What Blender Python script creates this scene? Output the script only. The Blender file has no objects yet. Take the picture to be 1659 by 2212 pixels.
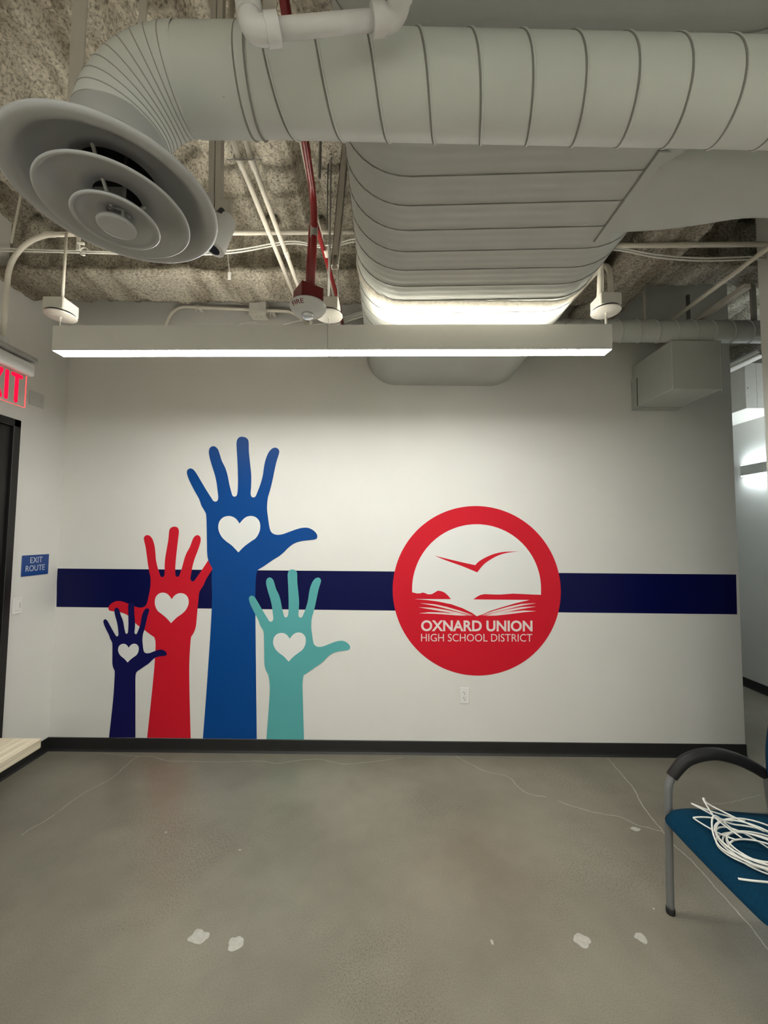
import bpy, bmesh, math, random
from mathutils import Vector, Matrix, noise, geometry

random.seed(7)
S = bpy.context.scene
COL = S.collection
PI = math.pi

# ------------------------------------------------------------------ camera
cam_d = bpy.data.cameras.new('camera')
cam_d.sensor_fit = 'VERTICAL'; cam_d.sensor_height = 36.0; cam_d.lens = 36.0 * 860.0 / 2212.0
cam_d.clip_start = 0.02; cam_d.clip_end = 60
cam = bpy.data.objects.new('camera', cam_d); COL.objects.link(cam)
_p, _r, _w = 0.0556697, 0.00923904, 0.00230594
right = Vector((1, 0, 0)); up = Vector((0, -math.sin(_p), math.cos(_p))); fwd = Vector((0, math.cos(_p), math.sin(_p)))
right, up = math.cos(_r) * right + math.sin(_r) * up, -math.sin(_r) * right + math.cos(_r) * up
_m = Matrix.Rotation(_w, 3, 'Z') @ Matrix((right, up, -fwd)).transposed()
cam.matrix_world = Matrix.Translation((0, 0, 1.6)) @ _m.to_4x4()
S.camera = cam

# ------------------------------------------------------------------ world, exposure
wd = bpy.data.worlds.new('world'); S.world = wd; wd.use_nodes = True
wd.node_tree.nodes['Background'].inputs[0].default_value = (1.0, 0.97, 0.9, 1)
wd.node_tree.nodes['Background'].inputs[1].default_value = 0.03
S.view_settings.view_transform = 'Standard'; S.view_settings.look = 'None'
S.view_settings.gamma = 1.0; S.view_settings.use_curve_mapping = False
S.view_settings.exposure = 0.40
LAMP_DOWN = 46.0      # radiance of the pendants' lower diffusers
LAMP_UP = 24.0
LAMP_COL = (1.0, 0.995, 0.945)
LAMP_UP_COL = (1.0, 0.94, 0.80)
CORR_L = 30.0
CORR_COL = (0.86, 0.96, 1.0)

# ------------------------------------------------------------------ materials
def nm(name):
    m = bpy.data.materials.new(name); m.use_nodes = True
    nt = m.node_tree
    return m, nt, nt.nodes['Principled BSDF']

def mat(name, col, rough=0.5, metal=0.0, spec=0.5, var=0.0, scale=20.0, bump=0.0, bscale=200.0, emit=None, estr=0.0):
    """plain paint / plastic / metal with slight noise in tone and relief"""
    m, nt, b = nm(name)
    b.inputs['Roughness'].default_value = rough; b.inputs['Metallic'].default_value = metal
    b.inputs['Specular IOR Level'].default_value = spec
    b.inputs['Base Color'].default_value = (*col, 1)
    tc = nt.nodes.new('ShaderNodeTexCoord')
    if var > 0:
        n = nt.nodes.new('ShaderNodeTexNoise'); n.inputs['Scale'].default_value = scale; n.inputs['Detail'].default_value = 4
        nt.links.new(tc.outputs['Object'], n.inputs['Vector'])
        r = nt.nodes.new('ShaderNodeValToRGB')
        r.color_ramp.elements[0].position = 0.3; r.color_ramp.elements[1].position = 0.7
        r.color_ramp.elements[0].color = (*[c * (1 - var) for c in col], 1)
        r.color_ramp.elements[1].color = (*[min(1, c * (1 + var)) for c in col], 1)
        nt.links.new(n.outputs['Fac'], r.inputs['Fac']); nt.links.new(r.outputs['Color'], b.inputs['Base Color'])
    if bump > 0:
        n2 = nt.nodes.new('ShaderNodeTexNoise'); n2.inputs['Scale'].default_value = bscale; n2.inputs['Detail'].default_value = 3
        nt.links.new(tc.outputs['Object'], n2.inputs['Vector'])
        bp = nt.nodes.new('ShaderNodeBump'); bp.inputs['Strength'].default_value = bump; bp.inputs['Distance'].default_value = 0.002
        nt.links.new(n2.outputs['Fac'], bp.inputs['Height']); nt.links.new(bp.outputs['Normal'], b.inputs['Normal'])
    if emit:
        b.inputs['Emission Color'].default_value = (*emit, 1); b.inputs['Emission Strength'].default_value = estr
    return m

def spray_mat():
    m, nt, b = nm('sprayed_fireproofing')
    b.inputs['Roughness'].default_value = 0.95; b.inputs['Specular IOR Level'].default_value = 0.1
    tc = nt.nodes.new('ShaderNodeTexCoord')
    n1 = nt.nodes.new('ShaderNodeTexNoise'); n1.inputs['Scale'].default_value = 75; n1.inputs['Detail'].default_value = 5; n1.inputs['Roughness'].default_value = 0.65
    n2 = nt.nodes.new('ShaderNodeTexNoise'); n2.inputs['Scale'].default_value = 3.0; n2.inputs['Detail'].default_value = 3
    nt.links.new(tc.outputs['Object'], n1.inputs['Vector'])
    mp = nt.nodes.new('ShaderNodeMapping'); mp.inputs['Scale'].default_value = (2.6, 0.42, 1.2)     # shade of the deck's flutes, put into the colour as long streaks
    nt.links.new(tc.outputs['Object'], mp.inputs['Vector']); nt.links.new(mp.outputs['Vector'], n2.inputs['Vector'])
    r = nt.nodes.new('ShaderNodeValToRGB')
    r.color_ramp.elements[0].position = 0.34; r.color_ramp.elements[0].color = (0.31, 0.275, 0.215, 1)
    r.color_ramp.elements[1].position = 0.54; r.color_ramp.elements[1].color = (0.82, 0.77, 0.65, 1)
    nt.links.new(n1.outputs['Fac'], r.inputs['Fac'])
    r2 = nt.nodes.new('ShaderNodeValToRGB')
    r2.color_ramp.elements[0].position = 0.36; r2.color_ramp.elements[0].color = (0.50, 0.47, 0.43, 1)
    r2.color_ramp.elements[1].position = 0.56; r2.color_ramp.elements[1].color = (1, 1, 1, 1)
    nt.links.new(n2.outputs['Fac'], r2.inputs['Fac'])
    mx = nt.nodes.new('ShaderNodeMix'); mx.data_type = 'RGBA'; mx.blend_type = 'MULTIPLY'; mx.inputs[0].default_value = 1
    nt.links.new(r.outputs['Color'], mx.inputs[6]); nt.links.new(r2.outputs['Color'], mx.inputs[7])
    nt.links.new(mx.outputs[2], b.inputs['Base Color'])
    n3 = nt.nodes.new('ShaderNodeTexNoise'); n3.inputs['Scale'].default_value = 60; n3.inputs['Detail'].default_value = 5
    nt.links.new(tc.outputs['Object'], n3.inputs['Vector'])
    n3.inputs['Scale'].default_value = 34; n3.inputs['Roughness'].default_value = 0.7
    bp = nt.nodes.new('ShaderNodeBump'); bp.inputs['Strength'].default_value = 1.0; bp.inputs['Distance'].default_value = 0.035
    nt.links.new(n3.outputs['Fac'], bp.inputs['Height']); nt.links.new(bp.outputs['Normal'], b.inputs['Normal'])
    return m

def floor_mat():
    m, nt, b = nm('polished_concrete')
    tc = nt.nodes.new('ShaderNodeTexCoord')
    def nz(scale, det, rough=0.5):
        n = nt.nodes.new('ShaderNodeTexNoise'); n.inputs['Scale'].default_value = scale; n.inputs['Detail'].default_value = det
        n.inputs['Roughness'].default_value = rough
        nt.links.new(tc.outputs['Object'], n.inputs['Vector']); return n
    def ramp(n, p0, c0, p1, c1):
        r = nt.nodes.new('ShaderNodeValToRGB')
        r.color_ramp.elements[0].position = p0; r.color_ramp.elements[0].color = (*c0, 1)
        r.color_ramp.elements[1].position = p1; r.color_ramp.elements[1].color = (*c1, 1)
        r.color_ramp.interpolation = 'EASE'
        nt.links.new(n.outputs['Fac'], r.inputs['Fac']); return r
    big = ramp(nz(1.5, 4, 0.5), 0.2, (0.212, 0.195, 0.150), 0.8, (0.322, 0.300, 0.242))
    fine = ramp(nz(230, 3, 0.8), 0.25, (0.70, 0.69, 0.67), 0.7, (1.0, 1.0, 1.0))
    mid = ramp(nz(9, 3, 0.5), 0.1, (0.90, 0.90, 0.89), 0.9, (1.0, 1.0, 1.0))
    prev = big.outputs['Color']
    agg = ramp(nz(150, 2, 0.6), 0.36, (0.52, 0.50, 0.46), 0.52, (1.0, 1.0, 1.0))
    msk = ramp(nz(1.15, 3, 0.6), 0.46, (0.10,) * 3, 0.66, (0.9,) * 3)
    am = nt.nodes.new('ShaderNodeMix'); am.data_type = 'RGBA'; am.blend_type = 'MULTIPLY'
    nt.links.new(msk.outputs['Color'], am.inputs[0]); nt.links.new(prev, am.inputs[6]); nt.links.new(agg.outputs['Color'], am.inputs[7]); prev = am.outputs[2]
    for o in (mid, fine):
        mx = nt.nodes.new('ShaderNodeMix'); mx.data_type = 'RGBA'; mx.blend_type = 'MULTIPLY'; mx.inputs[0].default_value = 1
        nt.links.new(prev, mx.inputs[6]); nt.links.new(o.outputs['Color'], mx.inputs[7]); prev = mx.outputs[2]
    nt.links.new(prev, b.inputs['Base Color'])
    rr = ramp(nz(3, 2), 0.1, (0.285,) * 3, 0.9, (0.36,) * 3)
    nt.links.new(rr.outputs['Color'], b.inputs['Roughness'])
    b.inputs['Specular IOR Level'].default_value = 0.4
    bp = nt.nodes.new('ShaderNodeBump'); bp.inputs['Strength'].default_value = 0.06; bp.inputs['Distance'].default_value = 0.002
    nt.links.new(nz(120, 3).outputs['Fac'], bp.inputs['Height']); nt.links.new(bp.outputs['Normal'], b.inputs['Normal'])
    return m

def wood_mat():
    m, nt, b = nm('light_wood_laminate')
    tc = nt.nodes.new('ShaderNodeTexCoord'); mp = nt.nodes.new('ShaderNodeMapping')
    mp.inputs['Scale'].default_value = (30, 2.2, 60)
    nt.links.new(tc.outputs['Object'], mp.inputs['Vector'])
    n = nt.nodes.new('ShaderNodeTexNoise'); n.inputs['Scale'].default_value = 1.6; n.inputs['Detail'].default_value = 6
    nt.links.new(mp.outputs['Vector'], n.inputs['Vector'])
    r = nt.nodes.new('ShaderNodeValToRGB')
    r.color_ramp.elements[0].position = 0.3; r.color_ramp.elements[0].color = (0.40, 0.34, 0.23, 1)
    r.color_ramp.elements[1].position = 0.7; r.color_ramp.elements[1].color = (0.66, 0.60, 0.47, 1)
    nt.links.new(n.outputs['Fac'], r.inputs['Fac']); nt.links.new(r.outputs['Color'], b.inputs['Base Color'])
    b.inputs['Roughness'].default_value = 0.4
    return m

def fabric_mat():
    m, nt, b = nm('teal_blue_fabric')
    tc = nt.nodes.new('ShaderNodeTexCoord')
    n = nt.nodes.new('ShaderNodeTexNoise'); n.inputs['Scale'].default_value = 350; n.inputs['Detail'].default_value = 2
    nt.links.new(tc.outputs['Object'], n.inputs['Vector'])
    r = nt.nodes.new('ShaderNodeValToRGB')
    r.color_ramp.elements[0].position = 0.3; r.color_ramp.elements[0].color = (0.001, 0.020, 0.046, 1)
    r.color_ramp.elements[1].position = 0.7; r.color_ramp.elements[1].color = (0.002, 0.045, 0.090, 1)
    nt.links.new(n.outputs['Fac'], r.inputs['Fac']); nt.links.new(r.outputs['Color'], b.inputs['Base Color'])
    bp = nt.nodes.new('ShaderNodeBump'); bp.inputs['Strength'].default_value = 0.4; bp.inputs['Distance'].default_value = 0.001
    nt.links.new(n.outputs['Fac'], bp.inputs['Height']); nt.links.new(bp.outputs['Normal'], b.inputs['Normal'])
    b.inputs['Roughness'].default_value = 0.9; b.inputs['Specular IOR Level'].default_value = 0.12
    return m

def lamp_mat(name, col, strength):
    m = bpy.data.materials.new(name); m.use_nodes = True; nt = m.node_tree; nt.nodes.clear()
    e = nt.nodes.new('ShaderNodeEmission'); e.inputs[0].default_value = (*col, 1); e.inputs[1].default_value = strength
    o = nt.nodes.new('ShaderNodeOutputMaterial'); nt.links.new(e.outputs[0], o.inputs[0]); return m

M = dict(
    wall=mat('white_wall_paint', (0.76, 0.757, 0.72), 0.42, spec=0.35, var=0.015, scale=3, bump=0.12, bscale=160),
    floor=floor_mat(), spray=spray_mat(), wood=wood_mat(), fabric=fabric_mat(),
    base=mat('black_rubber_base', (0.014, 0.0145, 0.015), 0.45, var=0.1, scale=8),
    duct=mat('painted_duct_metal', (0.50, 0.52, 0.487), 0.42, spec=0.4, var=0.03, scale=6, bump=0.1, bscale=260),
    duct_lit=mat('round_duct_metal_lit', (0.645, 0.67, 0.63), 0.42, spec=0.4, var=0.03, scale=6, bump=0.1, bscale=260),  # lighter copy of the duct paint, front light put into the colour
    seam=mat('duct_seam_shadow_gap', (0.25, 0.245, 0.22), 0.6), gore=mat('elbow_gore_line', (0.36, 0.355, 0.33), 0.6),
    sealant=mat('painted_duct_sealant', (0.50, 0.47, 0.40), 0.8, var=0.2, scale=60, bump=0.6, bscale=90),
    diffuser=mat('diffuser_enamel', (0.405, 0.41, 0.40), 0.36, spec=0.4, var=0.02, scale=8),
    white=mat('white_painted_steel', (0.72, 0.70, 0.64), 0.4, var=0.03, scale=30),
    pvc=mat('white_pipe_plastic', (0.74, 0.74, 0.72), 0.35, var=0.03, scale=40, bump=0.15, bscale=120),
    conduit=mat('painted_conduit', (0.74, 0.70, 0.61), 0.4, var=0.04, scale=25),
    strut=mat('painted_strut_steel', (0.52, 0.485, 0.43), 0.45, var=0.05, scale=20),
    rod=mat('dull_threaded_rod', (0.22, 0.215, 0.20), 0.45, metal=0.5),
    galv=mat('galvanised_metal', (0.45, 0.45, 0.43), 0.4, metal=0.5, var=0.1, scale=40),
    red=mat('red_conduit', (0.23, 0.006, 0.008), 0.3, spec=0.6, var=0.05),
    redbox=mat('dark_red_box', (0.15, 0.006, 0.007), 0.4, var=0.05),
    housing=mat('lamp_housing_white', (0.70, 0.70, 0.665), 0.45, var=0.01),
    down=lamp_mat('lamp_lower_diffuser', LAMP_COL, LAMP_DOWN), upl=lamp_mat('lamp_upper_lens', LAMP_UP_COL, LAMP_UP),
    corr=lamp_mat('corridor_lamp_lens', CORR_COL, CORR_L),
    plate=mat('white_plastic_plate', (0.82, 0.82, 0.80), 0.3), slot=mat('dark_slot', (0.03, 0.03, 0.03), 0.6),
    greybox=mat('pale_grey_plate', (0.60, 0.60, 0.58), 0.45),
    dome=mat('strobe_plastic', (0.60, 0.61, 0.58), 0.35),
    lens=mat('clear_strobe_lens', (0.75, 0.77, 0.80), 0.08, metal=0.6), darklens=mat('dark_glass_lens', (0.02, 0.022, 0.026), 0.1, spec=0.7),
    black=mat('black_painted_door', (0.006, 0.006, 0.006), 0.35),
    blackframe=mat('black_door_frame', (0.010, 0.010, 0.010), 0.4),
    signblue=mat('blue_sign_plastic', (0.010, 0.060, 0.26), 0.35), signtext=mat('pale_sign_lettering', (0.55, 0.60, 0.70), 0.5),
    glow=lamp_mat('lit_red_letters', (1.0, 0.004, 0.03), 1.6), glowedge=lamp_mat('lit_sign_edge', (1.0, 0.10, 0.10), 1.1),
    navy=mat('navy_vinyl', (0.0020, 0.0035, 0.058), 0.36, spec=0.16, var=0.02, scale=4),
    navy2=mat('indigo_vinyl', (0.008, 0.008, 0.085), 0.36, spec=0.16, var=0.02, scale=4),
    blue=mat('blue_vinyl', (0.002, 0.062, 0.27), 0.36, spec=0.16, var=0.02, scale=4),
    teal=mat('teal_vinyl', (0.105, 0.40, 0.41), 0.36, spec=0.16, var=0.02, scale=4),
    redv=mat('red_vinyl', (0.62, 0.012, 0.028), 0.36, spec=0.16, var=0.02, scale=4),
    whitev=mat('white_vinyl', (0.78, 0.785, 0.77), 0.4), pinkv=mat('pinkish_white_vinyl', (0.80, 0.68, 0.66), 0.4),
    crack=mat('pale_crack_filler', (0.46, 0.44, 0.37), 0.5, var=0.15, scale=30), spot=mat('pale_patch_filler', (0.46, 0.45, 0.40), 0.45, var=0.1, scale=60),
    armpad=mat('black_arm_pad', (0.011, 0.011, 0.011), 0.5, spec=0.3), leg=mat('grey_chair_tube', (0.20, 0.205, 0.205), 0.42, metal=0.3),
    rubber=mat('black_rubber_foot', (0.01, 0.01, 0.01), 0.7),
    cable=mat('white_cable_jacket', (0.80, 0.80, 0.74), 0.4), tabledark=mat('black_table_leg', (0.02, 0.02, 0.02), 0.5),
)
def glass_mat():
    m, nt, b = nm('clear_acrylic'); b.inputs['Base Color'].default_value = (1, 0.96, 0.95, 1)
    b.inputs['Roughness'].default_value = 0.02; b.inputs['IOR'].default_value = 1.1; b.inputs['Transmission Weight'].default_value = 1.0
    return m
M['acrylic'] = glass_mat()

# ------------------------------------------------------------------ object helpers
def wloc(o):
    v = Vector((0, 0, 0))
    while o: v = v + o.location; o = o.parent
    return v

def thing(name, label, cat, loc=(0, 0, 0), group=None):
    o = bpy.data.objects.new(name, None); COL.objects.link(o); o.location = loc; o.empty_display_size = 0.05
    o['label'] = label; o['category'] = cat
    if group: o['group'] = group
    return o

def tag(o, label, cat, group=None):
    o['label'] = label; o['category'] = cat
    if group: o['group'] = group
    return o

def obj(name, bm, m, parent=None, smooth=False, local=False, loc=None, label=None):
    """link one mesh object. Geometry is given in world space (or in the parent's space when local)."""
    me = bpy.data.meshes.new(name)
    off = wloc(parent) if (parent and not local) else Vector((0, 0, 0))
    if loc is not None: off = off + Vector(loc)
    if off.length > 0: bmesh.ops.translate(bm, vec=-off, verts=bm.verts[:])
    bm.normal_update(); bm.to_mesh(me); bm.free()
    me.materials.append(M[m] if isinstance(m, str) else m)
    for p in me.polygons: p.use_smooth = False
    if smooth:
        for p in me.polygons: p.use_smooth = True
        if smooth is not True:
            try: me.set_sharp_from_angle(angle=smooth)
            except Exception: pass
    o = bpy.data.objects.new(name, me); COL.objects.link(o)
    if parent: o.parent = parent
    if loc is not None: o.location = loc if not parent else Vector(loc)
    if label: o['label'] = label
    return o

def solo(name, bm, m, label, cat, group=None, smooth=False, loc=None):
    return tag(obj(name, bm, m, None, smooth, loc=loc), label, cat, group)

def struct(name, bm, m, parent=None, smooth=False):
    o = obj(name, bm, m, parent, smooth)
    if not parent: o['kind'] = 'structure'
    return o

def copy_tree(o, parent=None):
    c = o.copy(); COL.objects.link(c); c.parent = parent
    for ch in [x for x in bpy.data.objects if x.parent is o]: copy_tree(ch, c)
    return c

# ------------------------------------------------------------------ shape helpers
def box(x0, x1, y0, y1, z0, z1, bev=0.0, seg=2, bm=None):
    own = bm is None
    b = bmesh.new()
    bmesh.ops.create_cube(b, size=1)
    for v in b.verts: v.co = Vector(((x0 + x1) / 2 + v.co.x * (x1 - x0), (y0 + y1) / 2 + v.co.y * (y1 - y0), (z0 + z1) / 2 + v.co.z * (z1 - z0)))
    if bev > 0: bmesh.ops.bevel(b, geom=b.edges[:], offset=bev, segments=seg, affect='EDGES', profile=0.5)
    return b if own else join(bm, b)

def join(a, b):
    me = bpy.data.meshes.new('tmp'); b.to_mesh(me); b.free(); a.from_mesh(me); bpy.data.meshes.remove(me); return a

def tube(pts, r, seg=12, cap=True, closed=False, rfun=None):
    """a round tube swept along a polyline"""
    b = bmesh.new(); P = [Vector(p) for p in pts]; n = len(P)
    T = []
    for i in range(n):
        if closed: t = P[(i + 1) % n] - P[i - 1]
        else: t = P[min(i + 1, n - 1)] - P[max(i - 1, 0)]
        T.append(t.normalized())
    u = T[0].orthogonal().normalized(); rings = []
    for i in range(n):
        u = (u - T[i] * u.dot(T[i])).normalized(); v = T[i].cross(u)
        rr = rfun(i / (n - 1)) if rfun else r
        rings.append([b.verts.new(P[i] + rr * (math.cos(2 * PI * k / seg) * u + math.sin(2 * PI * k / seg) * v)) for k in range(seg)])
    for i in range(n - (0 if closed else 1)):
        A, B = rings[i], rings[(i + 1) % n]
        for k in range(seg): b.faces.new((A[k], A[(k + 1) % seg], B[(k + 1) % seg], B[k]))
    if cap and not closed:
        b.faces.new(rings[0][::-1]); b.faces.new(rings[-1])
    return b

def fillet(pts, rad, n=8):
    """round the corners of a polyline"""
    P = [Vector(p) for p in pts]; out = [P[0]]
    for i in range(1, len(P) - 1):
        a, c, d = P[i - 1], P[i], P[i + 1]
        u, v = (a - c).normalized(), (d - c).normalized(); ang = u.angle(v)
        t = min(rad / math.tan(ang / 2), (a - c).length * 0.49, (d - c).length * 0.49); r = t * math.tan(ang / 2)
        p0, p1 = c + u * t, c + v * t; cen = c + (u + v).normalized() * (r / math.sin(ang / 2))
        e0, e1 = p0 - cen, p1 - cen; w = e0.angle(e1)
        for k in range(n + 1):
            s = k / n; out.append(cen + (math.sin((1 - s) * w) * e0 + math.sin(s * w) * e1) / math.sin(w))
    out.append(P[-1]); return out

def cr(pts, n=6, closed=False):
    """Catmull-Rom through points (any dimension)"""
    P = [Vector(p) for p in pts]; N = len(P); out = []
    rng = range(N) if closed else range(N - 1)
    for i in rng:
        if closed: a, b, c, d = P[i - 1], P[i], P[(i + 1) % N], P[(i + 2) % N]
        else: a, b, c, d = P[max(i - 1, 0)], P[i], P[i + 1], P[min(i + 2, N - 1)]
        for k in range(n):
            t = k / n
            out.append(0.5 * ((2 * b) + (c - a) * t + (2 * a - 5 * b + 4 * c - d) * t * t + (3 * b - a - 3 * c + d) * t ** 3))
    if not closed: out.append(P[-1])
    return out

def lathe(profile, seg=48, center=(0, 0, 0), axis='Z', closed=False):
    b = bmesh.new(); C = Vector(center); rings = []
    for r, z in profile:
        if r < 1e-6: rings.append([b.verts.new((0, 0, z))])
        else: rings.append([b.verts.new((r * math.cos(2 * PI * k / seg), r * math.sin(2 * PI * k / seg), z)) for k in range(seg)])
    L = len(rings)
    for i in range(L if closed else L - 1):
        A, B = rings[i], rings[(i + 1) % L]
        for k in range(seg):
            k2 = (k + 1) % seg
            if len(A) == 1 and len(B) == 1: continue
            if len(A) == 1: b.faces.new((A[0], B[k2], B[k]))
            elif len(B) == 1: b.faces.new((A[k], A[k2], B[0]))
            else: b.faces.new((A[k], A[k2], B[k2], B[k]))
    if axis == 'X': bmesh.ops.rotate(b, matrix=Matrix.Rotation(PI / 2, 3, 'Y'), verts=b.verts[:])
    if axis == 'Y': bmesh.ops.rotate(b, matrix=Matrix.Rotation(-PI / 2, 3, 'X'), verts=b.verts[:])
    bmesh.ops.translate(b, vec=C, verts=b.verts[:])
    bmesh.ops.recalc_face_normals(b, faces=b.faces[:])
    return b

def prism(poly, place, t):
    """flat outline (list of 2D) -> thin solid; place(u, v, w) -> world, w runs 0..t"""
    P = [Vector((p[0], p[1], 0)) for p in poly]
    tris = geometry.tessellate_polygon([P])
    b = bmesh.new()
    A = [b.verts.new(place(p.x, p.y, t)) for p in P]; B = [b.verts.new(place(p.x, p.y, 0)) for p in P]
    for i, j, k in tris:
        try: b.faces.new((A[i], A[j], A[k]))
        except ValueError: pass
    n = len(P)
    for i in range(n):
        j = (i + 1) % n
        b.faces.new((A[i], A[j], B[j], B[i]))
    bmesh.ops.recalc_face_normals(b, faces=b.faces[:])
    return b

def text_bm(s, width, height, place, depth=0.001, bold=0.0, space=1.0):
    """built-in lettering scaled to width x cap height; place(u, v, w)"""
    cu = bpy.data.curves.new('t', 'FONT'); cu.body = s; cu.size = 1; cu.offset = bold; cu.space_character = space; cu.resolution_u = 4
    o = bpy.data.objects.new('t', cu); COL.objects.link(o)
    dg = bpy.context.evaluated_depsgraph_get(); dg.update()
    me = bpy.data.meshes.new_from_object(o.evaluated_get(dg))
    bpy.data.objects.remove(o); bpy.data.curves.remove(cu)
    b = bmesh.new(); b.from_mesh(me); bpy.data.meshes.remove(me)
    bmesh.ops.remove_doubles(b, verts=b.verts[:], dist=1e-5)
    x0 = min(v.co.x for v in b.verts); x1 = max(v.co.x for v in b.verts)
    y0 = min(v.co.y for v in b.verts); y1 = max(v.co.y for v in b.verts)
    ext = bmesh.ops.extrude_face_region(b, geom=b.faces[:])
    up_ = [g for g in ext['geom'] if isinstance(g, bmesh.types.BMVert)]
    ups = set(up_)
    for v in b.verts:
        w = depth if v in ups else 0.0
        v.co = Vector(place((v.co.x - x0) / (x1 - x0) * width, (v.co.y - y0) / (y1 - y0) * height, w))
    bmesh.ops.recalc_face_normals(b, faces=b.faces[:])
    return b

def words(name, bm, m, parent, gap, label):
    """link each word of a lettering mesh as a part of its own"""
    seen, isl = set(), []
    for v in bm.verts:
        if v in seen: continue
        st, comp = [v], []
        seen.add(v)
        while st:
            a = st.pop(); comp.append(a)
            for e in a.link_edges:
                o = e.other_vert(a)
                if o not in seen: seen.add(o); st.append(o)
        isl.append((min(q.co.x for q in comp), max(q.co.x for q in comp), comp))
    isl.sort(key=lambda t: t[0]); groups = []
    for a, b_, comp in isl:
        if groups and a - groups[-1][0] < gap: groups[-1][0] = max(groups[-1][0], b_); groups[-1][1].extend(comp)
        else: groups.append([b_, list(comp)])
    for _, comp in groups:
        keep = set(comp); c = bm.copy(); bm.verts.index_update(); ids = {v.index for v in keep}
        c.verts.ensure_lookup_table()
        bmesh.ops.delete(c, geom=[v for v in c.verts if v.index not in ids], context='VERTS')
        obj(name, c, m, parent, label=label)
    bm.free()

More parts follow.
